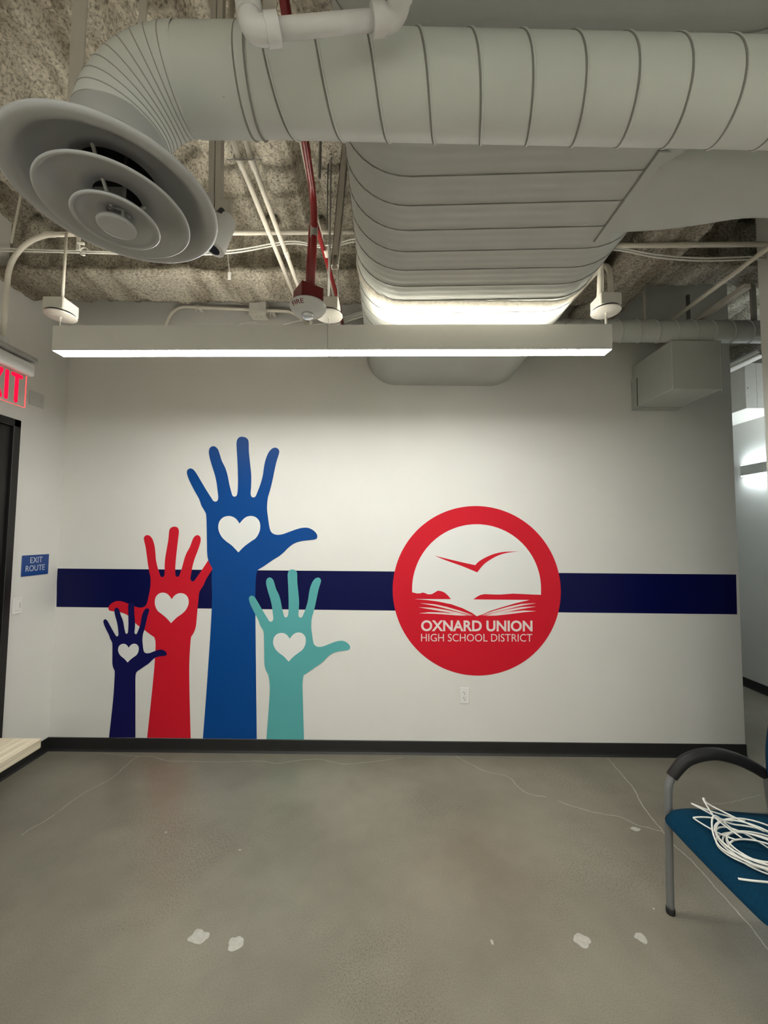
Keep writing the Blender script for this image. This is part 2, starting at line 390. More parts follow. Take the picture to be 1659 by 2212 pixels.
# outlines on the wall (metres: across, up) and on the floor (metres: across, away)
DATA = {
 'hand_blue': [[-1.2886,1.3336],[-1.3135,1.3758],[-1.3297,1.4323],[-1.3364,1.546],[-1.3422,1.653],[-1.3485,1.7317],[-1.3602,1.7603],[-1.3868,1.8031],[-1.4065,1.8533],[-1.4486,1.9251],[-1.4872,1.9971],[-1.505,2.0477],[-1.5029,2.0695],[-1.4904,2.0826],[-1.4724,2.0843],[-1.454,2.0735],[-1.4313,2.0447],[-1.3931,1.9834],[-1.3474,1.9116],[-1.3134,1.8614],[-1.2983,1.8399],[-1.2801,1.8343],[-1.2661,1.8438],[-1.2612,1.8691],[-1.2685,1.9195],[-1.2776,1.9772],[-1.2942,2.0423],[-1.3221,2.122],[-1.3409,2.1873],[-1.3436,2.2238],[-1.3356,2.2458],[-1.3157,2.2577],[-1.2938,2.252],[-1.2751,2.2317],[-1.2633,2.2026],[-1.2433,2.1445],[-1.2165,2.0938],[-1.1966,2.0359],[-1.18,1.9637],[-1.1599,1.8952],[-1.1522,1.8787],[-1.1391,1.8731],[-1.1235,1.8811],[-1.1171,1.9064],[-1.1156,1.9787],[-1.1196,2.0656],[-1.1261,2.1601],[-1.1326,2.233],[-1.1355,2.2841],[-1.1292,2.3135],[-1.1115,2.3297],[-1.0899,2.3321],[-1.0643,2.325],[-1.0478,2.3069],[-1.0427,2.2776],[-1.0394,2.2119],[-1.0257,2.11],[-1.0163,2.0303],[-1.0155,1.9507],[-1.0177,1.9001],[-1.012,1.8771],[-0.9974,1.8686],[-0.9811,1.8752],[-0.9695,1.9005],[-0.9461,1.9658],[-0.9298,2.0311],[-0.9209,2.1037],[-0.9114,2.1547],[-0.8911,2.2096],[-0.8666,2.2404],[-0.8415,2.2502],[-0.8196,2.243],[-0.8083,2.2227],[-0.8133,2.192],[-0.828,2.1409],[-0.8408,2.0754],[-0.8567,1.9883],[-0.8729,1.9158],[-0.8847,1.8725],[-0.8899,1.822],[-0.8893,1.7717],[-0.8807,1.7145],[-0.8697,1.6502],[-0.8581,1.6146],[-0.8362,1.5948],[-0.8039,1.5879],[-0.7647,1.594],[-0.7151,1.6123],[-0.6655,1.6306],[-0.6228,1.6417],[-0.5799,1.6428],[-0.5439,1.6282],[-0.5185,1.607],[-0.5073,1.5857],[-0.5105,1.5643],[-0.5282,1.5549],[-0.5709,1.5495],[-0.6279,1.5419],[-0.6775,1.525],[-0.7196,1.4948],[-0.7544,1.459],[-0.7893,1.4289],[-0.8385,1.3979],[-0.8944,1.3585],[-0.9364,1.3313],[-0.9488,1.3191],[-0.9611,1.2521],[-0.9563,0.9854],[-0.9222,0.0927],[-1.3166,0.092],[-1.2974,0.5468],[-1.2828,1.0436],[-1.2907,1.249]],
 'heart_blue': [[-1.0943,1.6695],[-1.1182,1.7015],[-1.1474,1.7206],[-1.1798,1.726],[-1.2154,1.7171],[-1.2432,1.6896],[-1.2541,1.6502],[-1.2478,1.611],[-1.225,1.5684],[-1.1918,1.5366],[-1.148,1.505],[-1.0965,1.4537],[-1.055,1.4974],[-1.0061,1.5348],[-0.9676,1.5636],[-0.9437,1.6066],[-0.9377,1.6495],[-0.9459,1.6888],[-0.9717,1.7172],[-1.0043,1.7277],[-1.0399,1.7223],[-1.068,1.702]],
 'hand_teal': [[-0.8489,0.558],[-0.8675,0.5901],[-0.8794,0.6333],[-0.8834,0.7206],[-0.8868,0.8029],[-0.8908,0.8633],[-0.8995,0.8851],[-0.9195,0.9177],[-0.9341,0.956],[-0.9656,1.0104],[-0.9944,1.0652],[-1.0075,1.1038],[-1.0057,1.1206],[-0.996,1.131],[-0.9822,1.1325],[-0.9682,1.1246],[-0.9512,1.1028],[-0.9225,1.0563],[-0.8883,1.0018],[-0.8627,0.9638],[-0.8514,0.9475],[-0.8376,0.9436],[-0.8267,0.9511],[-0.8227,0.9706],[-0.8279,1.0093],[-0.8343,1.0536],[-0.8463,1.1034],[-0.8669,1.1642],[-0.8806,1.2142],[-0.8823,1.2422],[-0.876,1.2593],[-0.8607,1.2687],[-0.844,1.2648],[-0.8299,1.2495],[-0.8211,1.2273],[-0.8064,1.1829],[-0.7864,1.1444],[-0.7717,1.1002],[-0.7597,1.0449],[-0.745,0.9926],[-0.7393,0.98],[-0.7293,0.9759],[-0.7173,0.9824],[-0.7121,1.0019],[-0.7103,1.0576],[-0.7126,1.1244],[-0.7166,1.197],[-0.7208,1.253],[-0.7226,1.2923],[-0.7175,1.315],[-0.7038,1.3278],[-0.6872,1.3301],[-0.6677,1.325],[-0.6553,1.3113],[-0.6516,1.2889],[-0.6497,1.2384],[-0.6402,1.1603],[-0.6338,1.099],[-0.634,1.0378],[-0.6361,0.9988],[-0.632,0.9812],[-0.6209,0.9749],[-0.6084,0.9803],[-0.5993,1.0],[-0.5807,1.0506],[-0.5677,1.1012],[-0.5601,1.1573],[-0.5524,1.1967],[-0.5363,1.2392],[-0.5173,1.2634],[-0.498,1.2714],[-0.4813,1.2663],[-0.4728,1.2508],[-0.477,1.2271],[-0.4887,1.1875],[-0.4992,1.1369],[-0.5121,1.0695],[-0.5252,1.0135],[-0.5347,0.9799],[-0.5391,0.941],[-0.5392,0.9023],[-0.5331,0.8584],[-0.5254,0.8091],[-0.5168,0.7819],[-0.5002,0.7671],[-0.4756,0.7624],[-0.4456,0.7677],[-0.4074,0.7827],[-0.3693,0.7977],[-0.3365,0.807],[-0.3037,0.8086],[-0.2763,0.7979],[-0.257,0.7821],[-0.2488,0.7659],[-0.2514,0.7494],[-0.265,0.7418],[-0.2977,0.7369],[-0.3414,0.73],[-0.3795,0.7162],[-0.412,0.6922],[-0.439,0.664],[-0.466,0.6402],[-0.5039,0.6155],[-0.547,0.5842],[-0.5794,0.5625],[-0.5891,0.5529],[-0.595,0.5003],[-0.5926,0.4169],[-0.5764,0.0896],[-0.8516,0.0901],[-0.8372,0.3812],[-0.8372,0.4879]],
 'heart_teal': [[-0.697,0.82],[-0.7149,0.8442],[-0.7371,0.8584],[-0.7619,0.862],[-0.7891,0.8545],[-0.8107,0.8329],[-0.8194,0.8023],[-0.815,0.7722],[-0.7979,0.7399],[-0.7729,0.716],[-0.7396,0.6925],[-0.7007,0.6538],[-0.6686,0.6882],[-0.6308,0.7179],[-0.601,0.7408],[-0.5824,0.7743],[-0.5774,0.8074],[-0.5833,0.8375],[-0.6028,0.8589],[-0.6275,0.8663],[-0.6549,0.8616],[-0.6766,0.8455]],
 'hand_navy': [[-1.9846,0.5757],[-1.9964,0.5966],[-2.004,0.6247],[-2.0067,0.6812],[-2.009,0.7344],[-2.0117,0.7735],[-2.0173,0.7877],[-2.0299,0.809],[-2.0392,0.8339],[-2.0593,0.8695],[-2.0776,0.9052],[-2.0859,0.9303],[-2.0848,0.9412],[-2.0787,0.9477],[-2.07,0.9486],[-2.0612,0.9433],[-2.0503,0.929],[-2.0321,0.8986],[-2.0104,0.863],[-1.9942,0.8381],[-1.987,0.8275],[-1.9782,0.8247],[-1.9714,0.8295],[-1.9689,0.842],[-1.9722,0.8671],[-1.9764,0.8958],[-1.9841,0.9281],[-1.9972,0.9677],[-2.006,1.0002],[-2.0071,1.0183],[-2.0032,1.0292],[-1.9935,1.0352],[-1.9829,1.0324],[-1.974,1.0224],[-1.9684,1.0079],[-1.959,0.9791],[-1.9463,0.9539],[-1.9369,0.9252],[-1.9292,0.8893],[-1.9198,0.8553],[-1.9162,0.8471],[-1.9099,0.8443],[-1.9023,0.8484],[-1.8991,0.861],[-1.898,0.8969],[-1.8996,0.9401],[-1.9023,0.9871],[-1.9051,1.0233],[-1.9063,1.0488],[-1.9031,1.0634],[-1.8945,1.0715],[-1.884,1.0727],[-1.8717,1.0693],[-1.8638,1.0603],[-1.8614,1.0458],[-1.8601,1.0131],[-1.854,0.9624],[-1.8498,0.9228],[-1.8497,0.8832],[-1.851,0.858],[-1.8484,0.8466],[-1.8414,0.8424],[-1.8334,0.8457],[-1.8278,0.8584],[-1.8161,0.8909],[-1.808,0.9234],[-1.8033,0.9595],[-1.7985,0.9849],[-1.7885,1.0122],[-1.7765,1.0277],[-1.7643,1.0326],[-1.7537,1.0291],[-1.7484,1.019],[-1.7509,1.0037],[-1.7583,0.9782],[-1.7648,0.9456],[-1.7728,0.9023],[-1.781,0.8662],[-1.7869,0.8446],[-1.7896,0.8195],[-1.7896,0.7945],[-1.7856,0.766],[-1.7807,0.7341],[-1.7752,0.7164],[-1.7647,0.7066],[-1.7491,0.7033],[-1.7301,0.7064],[-1.7061,0.7156],[-1.682,0.7248],[-1.6613,0.7304],[-1.6406,0.7311],[-1.6232,0.7239],[-1.611,0.7134],[-1.6057,0.7028],[-1.6074,0.6922],[-1.616,0.6875],[-1.6366,0.6847],[-1.6642,0.6808],[-1.6883,0.6723],[-1.7088,0.6571],[-1.7258,0.6392],[-1.7428,0.6242],[-1.7667,0.6087],[-1.7939,0.589],[-1.8143,0.5753],[-1.8204,0.5693],[-1.8294,0.5382],[-1.8242,0.4047],[-1.811,0.0969],[-2.0041,0.0949],[-1.9865,0.3698],[-1.9831,0.53]],
 'heart_navy': [[-1.8891,0.7432],[-1.9005,0.7591],[-1.9146,0.7685],[-1.9302,0.7711],[-1.9474,0.7666],[-1.961,0.7529],[-1.9664,0.7332],[-1.9636,0.7137],[-1.9527,0.6926],[-1.9369,0.6769],[-1.9158,0.6612],[-1.8912,0.6358],[-1.8709,0.6576],[-1.8471,0.6764],[-1.8283,0.6908],[-1.8166,0.7123],[-1.8135,0.7336],[-1.8173,0.7531],[-1.8297,0.7672],[-1.8453,0.7723],[-1.8626,0.7696],[-1.8763,0.7594]],
 'hand_red': [[-1.4297,0.8256],[-1.4097,0.8599],[-1.3966,0.9059],[-1.391,0.9987],[-1.3861,1.086],[-1.381,1.1502],[-1.3715,1.1734],[-1.3502,1.2083],[-1.3343,1.2491],[-1.3005,1.3074],[-1.2695,1.3659],[-1.2552,1.4071],[-1.2568,1.4249],[-1.2668,1.4357],[-1.2812,1.4372],[-1.2959,1.4285],[-1.3141,1.4051],[-1.3448,1.3554],[-1.3814,1.297],[-1.4087,1.2563],[-1.4209,1.2389],[-1.4354,1.2344],[-1.4466,1.2423],[-1.4505,1.2629],[-1.4445,1.304],[-1.4371,1.3511],[-1.4237,1.4041],[-1.4012,1.4689],[-1.3861,1.5222],[-1.3838,1.5519],[-1.3901,1.5699],[-1.406,1.5798],[-1.4235,1.5753],[-1.4386,1.5589],[-1.4481,1.5352],[-1.4641,1.4879],[-1.4857,1.4467],[-1.5017,1.3995],[-1.5152,1.3407],[-1.5314,1.2849],[-1.5375,1.2715],[-1.548,1.267],[-1.5605,1.2737],[-1.5656,1.2944],[-1.5666,1.3534],[-1.5632,1.4243],[-1.5578,1.5014],[-1.5525,1.5608],[-1.55,1.6026],[-1.555,1.6266],[-1.5691,1.64],[-1.5864,1.6421],[-1.6068,1.6364],[-1.62,1.6217],[-1.6242,1.5979],[-1.627,1.5443],[-1.6382,1.4612],[-1.6459,1.3962],[-1.6467,1.3312],[-1.645,1.2899],[-1.6496,1.2711],[-1.6613,1.2643],[-1.6744,1.2698],[-1.6835,1.2906],[-1.7021,1.344],[-1.715,1.3974],[-1.722,1.4567],[-1.7295,1.4984],[-1.7455,1.5433],[-1.7651,1.5687],[-1.7851,1.5768],[-1.8026,1.5712],[-1.8117,1.5546],[-1.8077,1.5295],[-1.7961,1.4877],[-1.786,1.4341],[-1.7735,1.3629],[-1.7608,1.3037],[-1.7514,1.2682],[-1.7474,1.227],[-1.7479,1.186],[-1.7549,1.1392],[-1.7638,1.0868],[-1.7732,1.0579],[-1.7908,1.0419],[-1.8166,1.0365],[-1.8479,1.0417],[-1.8875,1.057],[-1.9272,1.0722],[-1.9613,1.0816],[-1.9955,1.0828],[-2.0244,1.0711],[-2.0447,1.0539],[-2.0537,1.0366],[-2.0512,1.0191],[-2.0371,1.0113],[-2.0029,1.0067],[-1.9574,1.0],[-1.9178,0.986],[-1.8842,0.961],[-1.8564,0.9315],[-1.8286,0.9067],[-1.7894,0.8812],[-1.7448,0.8486],[-1.7113,0.8261],[-1.7013,0.8161],[-1.6908,0.7581],[-1.6966,0.5395],[-1.7256,0.0945],[-1.4065,0.0911],[-1.4262,0.4087],[-1.436,0.6226],[-1.4334,0.7775]],
 'heart_red': [[-1.5843,1.1012],[-1.5651,1.1271],[-1.5417,1.1425],[-1.5158,1.1467],[-1.4874,1.1392],[-1.4652,1.1166],[-1.4566,1.0843],[-1.4617,1.0523],[-1.4801,1.0177],[-1.5066,0.992],[-1.5417,0.9665],[-1.583,0.9249],[-1.6161,0.9609],[-1.6551,0.9918],[-1.6858,1.0155],[-1.7048,1.0508],[-1.7095,1.0859],[-1.7029,1.1179],[-1.6822,1.1409],[-1.6561,1.1492],[-1.6276,1.1446],[-1.6052,1.1278]],
 'logo_c': [[0.6898,1.1923],[0.0627,1.1864],[1.3157,1.1982],[0.6922,1.8262],[0.6875,0.5731]],
 'logo_white': [[0.2086,1.1696],[0.2084,1.1943],[0.2093,1.2256],[0.2122,1.2569],[0.2172,1.2879],[0.2242,1.3185],[0.2332,1.3487],[0.2442,1.3783],[0.2571,1.4071],[0.2719,1.4351],[0.2884,1.462],[0.3068,1.4879],[0.3268,1.5125],[0.3483,1.5359],[0.3714,1.5577],[0.3958,1.5781],[0.4215,1.5968],[0.4484,1.6138],[0.4764,1.6291],[0.5053,1.6425],[0.535,1.654],[0.5653,1.6635],[0.5962,1.671],[0.6275,1.6765],[0.6591,1.6799],[0.6908,1.6812],[0.7225,1.6804],[0.7541,1.6776],[0.7853,1.6727],[0.8162,1.6658],[0.8465,1.6568],[0.8761,1.6459],[0.9048,1.633],[0.9327,1.6183],[0.9594,1.6018],[0.985,1.5835],[1.0092,1.5636],[1.0321,1.5422],[1.0535,1.5193],[1.0733,1.495],[1.0914,1.4695],[1.1078,1.4429],[1.1223,1.4152],[1.135,1.3866],[1.1458,1.3573],[1.1545,1.3273],[1.1613,1.2967],[1.166,1.2659],[1.1687,1.2347],[1.1694,1.2034],[1.168,1.1605],[1.1073,1.1616],[1.0408,1.1643],[0.9576,1.1668],[0.8744,1.1594],[0.8162,1.1589],[0.7496,1.1615],[0.7163,1.1546],[0.6913,1.1412],[0.6638,1.1212],[1.0819,1.121],[0.982,1.097],[0.882,1.0673],[0.7905,1.0377],[0.724,1.01],[0.6891,0.9974],[0.6577,1.0201],[0.583,1.0563],[0.5,1.0842],[0.4002,1.1038],[0.317,1.1137],[0.2296,1.1195],[0.4975,1.1212],[0.475,1.1498],[0.45,1.1702],[0.425,1.1799],[0.4001,1.1838],[0.3793,1.1712],[0.3543,1.1569],[0.3252,1.1558],[0.3043,1.1647],[0.2877,1.1687],[0.2669,1.1619],[0.2419,1.1616]],
 'bird': [[0.372,1.4431],[0.5,1.4135],[0.6003,1.3911],[0.6797,1.3752],[0.709,1.4046],[0.7677,1.4384],[0.8348,1.4641],[0.9102,1.4773],[1.0064,1.4798],[0.9268,1.4708],[0.8598,1.4518],[0.8011,1.4221],[0.7423,1.38],[0.6945,1.3214],[0.5836,1.366],[0.4666,1.4065]],
 'pages': [[[0.2672,1.0894],[0.3753,1.083],[0.4667,1.0642],[0.5664,1.0364],[0.6659,1.0037],[0.5581,1.0265],[0.4667,1.0502],[0.3753,1.0715]],[[0.259,1.0597],[0.3587,1.0566],[0.4667,1.0412],[0.5664,1.02],[0.6535,1.0012],[0.5581,1.0093],[0.4668,1.0256],[0.3588,1.0426]],[[0.2609,1.0146],[0.3339,1.0243],[0.4335,1.0228],[0.5332,1.0139],[0.6161,1.0],[0.5332,1.0025],[0.4336,1.0097],[0.3339,1.0137]],[[1.1298,1.0976],[1.0234,1.0917],[0.9153,1.0677],[0.8154,1.038],[0.7157,1.0042],[0.8154,1.0257],[0.9151,1.0512],[1.0233,1.0785]],[[1.1295,1.073],[1.0232,1.0687],[0.9151,1.0479],[0.8153,1.0224],[0.7323,1.0019],[0.8236,1.0126],[0.915,1.0315],[1.0231,1.0539]],[[1.1324,1.0394],[1.0396,1.0434],[0.9316,1.0317],[0.8319,1.0152],[0.7571,1.0005],[0.8401,1.0046],[0.9314,1.0153],[1.0394,1.0303]]],
 'text1': [[0.2763,0.8839],[1.1025,0.8894],[0.276,0.9648]],
 'text2': [[0.2766,0.8097],[1.1,0.8161],[0.2764,0.8651]],
 'stripe': [[-2.4538,1.3207],[2.6271,1.3236],[2.6223,1.0299],[-2.4433,1.036]],
 'cracks': [[[-1.7403,2.9314],[-1.7593,2.873],[-1.7608,2.6723],[-1.82,2.5499],[-1.8437,2.435],[-1.8552,2.3122],[-1.8879,2.2379],[-1.897,2.1848]],[[-2.0145,2.9683],[-1.8828,2.9466],[-1.7403,2.9314],[-1.6421,2.9333],[-1.5154,2.8832],[-1.3166,2.8755],[-1.0891,2.874],[-0.8673,2.8895],[-0.7301,2.8637],[-0.6092,2.9],[-0.4492,2.9204],[-0.279,2.8664],[-0.1187,2.8863],[0.0112,2.9174],[0.1442,2.9551]],[[0.5301,2.9743],[0.6247,2.8718],[0.7013,2.7918],[0.8271,2.7424],[0.8668,2.6314],[0.9032,2.5685],[1.0047,2.5353]],[[1.0612,2.5022],[1.1363,2.4542],[1.245,2.401],[1.3598,2.3687],[1.4245,2.3046],[1.525,2.2646]],[[1.6251,2.971],[1.6097,2.7922],[1.599,2.6391],[1.556,2.4894],[1.5339,2.3529],[1.5298,2.2715],[1.5176,2.1674],[1.5342,2.0789],[1.5291,1.959],[1.5254,1.8417],[1.522,1.7383],[1.5082,1.6464],[1.502,1.5337]],[[1.886,2.503],[2.017,2.4927],[2.1125,2.5066],[2.1882,2.5289],[2.3627,2.5793]]],
 'spots': [[[-0.7218,1.6691],[-0.6816,1.6695],[-0.7338,1.6948]],[[-0.5661,1.6458],[-0.5363,1.6461],[-0.5764,1.6735]],[[0.7955,1.6701],[0.8287,1.6705],[0.8083,1.6958]],[[1.0386,1.6838],[1.0619,1.684],[1.0518,1.7042]],[[1.3888,2.2763],[1.4118,2.2766],[1.3986,2.2919]],[[0.4376,1.6607],[0.443,1.6607],[0.4402,1.6706]],[[-1.1545,2.2152],[-1.1484,2.2153],[-1.1573,2.2202]],[[-0.7178,2.1027],[-0.7109,2.1028],[-0.7195,2.1072]],[[1.1731,1.8094],[1.1771,1.8094],[1.176,1.8137]]],
}

# ================================================================== STRUCTURE
XL, XR, YB, YF, ZC = -2.45, 2.12, 3.0, -4.0, 3.6

def grid_quad(x0, x1, y0, y1, z, nx, ny, f):
    b = bmesh.new(); V = []
    for j in range(ny + 1):
        V.append([b.verts.new(f(x0 + (x1 - x0) * i / nx, y0 + (y1 - y0) * j / ny, z)) for i in range(nx + 1)])
    for j in range(ny):
        for i in range(nx): b.faces.new((V[j][i], V[j + 1][i], V[j + 1][i + 1], V[j][i + 1]))
    return b

# floor
fl = struct('floor', box(-2.6, 6.0, -4.1, 8.0, -0.1, 0.0), 'floor')

def fplace(z0): return lambda u, v, w: (u, v, z0 + w)
def ribbon(pts, w0):
    """thin wobbling strip on the floor"""
    P = cr([(x, y, 0) for x, y in pts], 6); b = bmesh.new(); L, R = [], []
    for i, p in enumerate(P):
        t = (P[min(i + 1, len(P) - 1)] - P[max(i - 1, 0)]).normalized(); nrm = Vector((-t.y, t.x, 0))
        wob = noise.noise(p * 25) * 0.006; w = w0 * (0.65 + 0.6 * abs(noise.noise(p * 40 + Vector((3, 1, 0)))))
        q = p + nrm * wob
        L.append(q + nrm * w); R.append(q - nrm * w)
    for z in (0.0003,):
        A = [b.verts.new((p.x, p.y, z)) for p in L]; B = [b.verts.new((p.x, p.y, z)) for p in R]
        for i in range(len(P) - 1): b.faces.new((A[i], B[i], B[i + 1], A[i + 1]))
    return b
for i, c in enumerate(DATA['cracks']):
    struct('crack', ribbon(c, [0.0024, 0.0021, 0.0026, 0.0026, 0.0034, 0.0020][i]), 'crack', fl)
for (cx, cy), (ex, ey), (tx, ty) in DATA['spots']:
    a, bb = abs(ex - cx) or 0.003, abs(ty - cy) or 0.003
    pts = []
    for k in range(22):
        an = 2 * PI * k / 22; q = 1 + 0.42 * noise.noise(Vector((cx * 7 + math.cos(an) * 1.3, cy * 9 + math.sin(an) * 1.3, 2.0)))
        pts.append((cx + a * q * math.cos(an), cy + bb * q * math.sin(an)))
    struct('patch', prism([tuple(p[:2]) for p in cr([(x, y, 0) for x, y in pts], 2, True)], fplace(0.0), 0.0005), 'spot', fl)

# walls
struct('wall_back', box(-2.6, 2.645, YB, YB + 0.13, 0, ZC + 0.15), 'wall')
struct('wall_left', box(-2.6, XL, -4.1, YB, 0, ZC + 0.15), 'wall')
struct('wall_rear', box(XL, 6.0, -4.15, -4.0, 0, ZC + 0.15), 'wall')
struct('wall_right', box(XR, XR + 0.13, -4.0, 2.2, 0, ZC + 0.15), 'wall')
struct('wall_corridor_left', box(2.515, 2.645, YB + 0.13, 8.0, 0, ZC + 0.15), 'wall')
struct('wall_corridor_right', box(3.9, 4.03, -4.0, 8.0, 0, ZC + 0.15), 'wall')
struct('wall_corridor_end', box(2.645, 3.9, 7.9, 8.0, 0, ZC + 0.15), 'wall')

def cove(p0, p1, n):
    """rubber cove base: profile swept between two points, n = outward direction"""
    pr = [(0.0, 0.0), (0.016, 0.0), (0.012, 0.005), (0.007, 0.014), (0.0055, 0.028), (0.0055, 0.090), (0.003, 0.094), (0.0, 0.094)]
    b = bmesh.new(); N = Vector(n); R = []
    for P in (Vector(p0), Vector(p1)): R.append([b.verts.new(P + N * d + Vector((0, 0, z))) for d, z in pr])
    k = len(pr)
    for i in range(k): b.faces.new((R[0][i], R[0][(i + 1) % k], R[1][(i + 1) % k], R[1][i]))
    b.faces.new(R[0]); b.faces.new(R[1][::-1]); bmesh.ops.recalc_face_normals(b, faces=b.faces[:]); return b
struct('baseboard_back', cove((XL + 0.006, YB, 0), (2.650, YB, 0), (0, -1, 0)), 'base')
struct('baseboard_left', cove((XL, 2.605, 0), (XL, YB, 0), (1, 0, 0)), 'base')
struct('baseboard_left_near', cove((XL, -4.0, 0), (XL, 1.6, 0), (1, 0, 0)), 'base')
struct('baseboard_end', cove((2.645, YB - 0.005, 0), (2.645, 7.9, 0), (1, 0, 0)), 'base')
struct('baseboard_corridor', cove((3.9, -3.9, 0), (3.9, 7.9, 0), (-1, 0, 0)), 'base')
struct('baseboard_right', cove((XR, -4.0, 0), (XR, 2.2, 0), (-1, 0, 0)), 'base')

# ceiling: sprayed corrugated steel deck, flutes running front to back
def rough(p, a1=0.018, a2=0.013):
    return a1 * noise.noise(p * 17) + a2 * noise.noise(p * 43) + 0.014 * noise.noise(p * 4.3)
def deck(x, y, z):
    t = ((x + 0.22) / 0.305) % 1.0
    # wide low pans with narrower raised flutes between them
    f = 0.0
    if t < 0.16: f = t / 0.16
    elif t < 0.34: f = 1.0
    elif t < 0.50: f = 1 - (t - 0.34) / 0.16
    d = 0.10 * f + rough(Vector((x, y, 0)))
    # the sheet laps show as shallow cross joints
    yy = abs(((y - 0.43) % 0.95) - 0.0)
    if yy < 0.03: d += 0.016
    return (x, y, z + d)
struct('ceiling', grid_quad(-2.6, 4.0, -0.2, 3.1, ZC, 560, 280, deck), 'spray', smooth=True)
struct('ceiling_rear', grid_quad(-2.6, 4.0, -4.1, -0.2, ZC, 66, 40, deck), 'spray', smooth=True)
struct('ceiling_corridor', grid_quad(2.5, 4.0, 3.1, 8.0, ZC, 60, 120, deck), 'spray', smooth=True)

def rough_box(x0, x1, y0, y1, z0, z1, st=0.028, amp=1.0):
    b = box(x0, x1, y0, y1, z0, z1)
    for ax, n in (((1, 0, 0), (x1 - x0)), ((0, 1, 0), (y1 - y0)), ((0, 0, 1), (z1 - z0))):
        k = max(1, int(n / st)); o0 = Vector((x0, y0, z0))
        for i in range(1, k):
            bmesh.ops.bisect_plane(b, geom=b.verts[:] + b.edges[:] + b.faces[:], plane_co=o0 + Vector(ax) * (n * i / k), plane_no=ax)
    bmesh.ops.recalc_face_normals(b, faces=b.faces[:]); b.normal_update()
    for v in b.verts:
        p = v.co.copy()
        d = amp * (0.016 * noise.noise(p * 16) + 0.011 * noise.noise(p * 41) + 0.015 * noise.noise(p * 5) + 0.006)
        v.co = p + v.normal * d
    return b
def beam(name, x0, x1, y0, y1, zb, along):
    """I-beam under spray: bottom flange and web"""
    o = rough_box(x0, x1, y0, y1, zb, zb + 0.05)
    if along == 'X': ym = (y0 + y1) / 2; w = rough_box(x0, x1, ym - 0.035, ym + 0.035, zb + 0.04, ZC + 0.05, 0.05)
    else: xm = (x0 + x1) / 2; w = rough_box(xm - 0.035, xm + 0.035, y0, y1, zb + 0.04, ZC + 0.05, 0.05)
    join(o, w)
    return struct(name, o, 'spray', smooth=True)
beam('trim_1', XL + 0.005, 1.40, 2.385, 2.665, 3.195, 'X')
beam('trim_2', 1.66, 3.85, 2.40, 2.60, 3.30, 'X')
beam('trim_3', 1.385, 1.68, 0.9, 2.93, 3.22, 'Y')
S_trim = [o for o in bpy.data.objects if o.name.startswith('trim_')]
for o, l in zip(S_trim, ('fireproofed steel beam along the back wall', 'fireproofed beam over the wall opening', 'fireproofed beam running front to back')): o['label'] = l

# door in the left wall
dr = thing('door_1', 'black door in the left wall below the red exit sign', 'door', (XL, 2.1, 0)); dr['kind'] = 'structure'
fr = bmesh.new()
for y0, y1, z0, z1 in ((2.555, 2.605, 0, 2.33), (1.60, 1.65, 0, 2.33), (1.60, 2.605, 2.28, 2.33)):
    box(XL, XL + 0.03, y0, y1, z0, z1, 0.003, 1, fr)
obj('door_frame', fr, 'blackframe', dr)
leaf = obj('door_leaf', box(XL + 0.001, XL + 0.012, 1.65, 2.555, 0.01, 2.28, 0.002, 1), 'black', dr)
obj('door_handle', join(tube([(XL + 0.012, 2.48, 1.0), (XL + 0.06, 2.48, 1.0), (XL + 0.06, 2.36, 1.0)], 0.009, 10), lathe([(0, 0.0), (0.026, 0.0), (0.026, 0.01), (0, 0.01)], 20, (XL + 0.012, 2.48, 1.0), 'X')), 'galv', leaf)

# ================================================================== WALL GRAPHICS
def wplace(off): return lambda u, v, w: (u, YB - off - w, v)
T = 0.0008
bx = [tuple(p) for p in DATA['stripe']]
solo('wall_stripe', prism(bx, wplace(0), T), 'navy', 'dark navy horizontal stripe across the whole white back wall', 'wall decal')
def smooth_outline(P, k0, n=4):
    """smooth the organic part of a hand, keep the forearm's straight run"""
    k = min(range(len(P) - 1), key=lambda i: P[i][1] + P[i + 1][1])       # the two lowest points: the cut of the arm
    a = cr([(x, y, 0) for x, y in P[:k + 1]], n); b = cr([(x, y, 0) for x, y in P[k + 1:] + P[:1]], n)
    return [(p.x, p.y) for p in a + b[:-1]]
def heart_outline(P):
    half = 11
    a = cr([(x, y, 0) for x, y in P[:half + 1]], 5); b = cr([(x, y, 0) for x, y in P[half:] + [P[0]]], 5)
    return [(p.x, p.y) for p in a + b[1:-1]]
def hand(key, off, m, label, hm='whitev'):
    base = min(p[1] for p in DATA['hand_' + key])
    P = smooth_outline(DATA['hand_' + key], 0)
    P = [(x, max(z, 0.096)) for x, z in P]
    h = solo('hand_graphic', prism(P, wplace(off), T), m, label, 'wall decal', 'raised hands on the wall')
    obj('heart', prism(heart_outline(DATA['heart_' + key]), wplace(off + T), 0.0006), hm, h, label='white heart in the palm')
    return h
hand('red', T, 'redv', 'red raised hand graphic with white heart, thumb pointing left, behind blue forearm')
hand('blue', 2 * T, 'blue', 'tallest raised hand graphic, bright blue with white heart in palm')
hand('teal', 3 * T, 'teal', 'teal green raised hand graphic with white heart, right of blue forearm')
hand('navy', 3 * T, 'navy2', 'smallest raised hand graphic, dark indigo with white heart, left of red forearm')

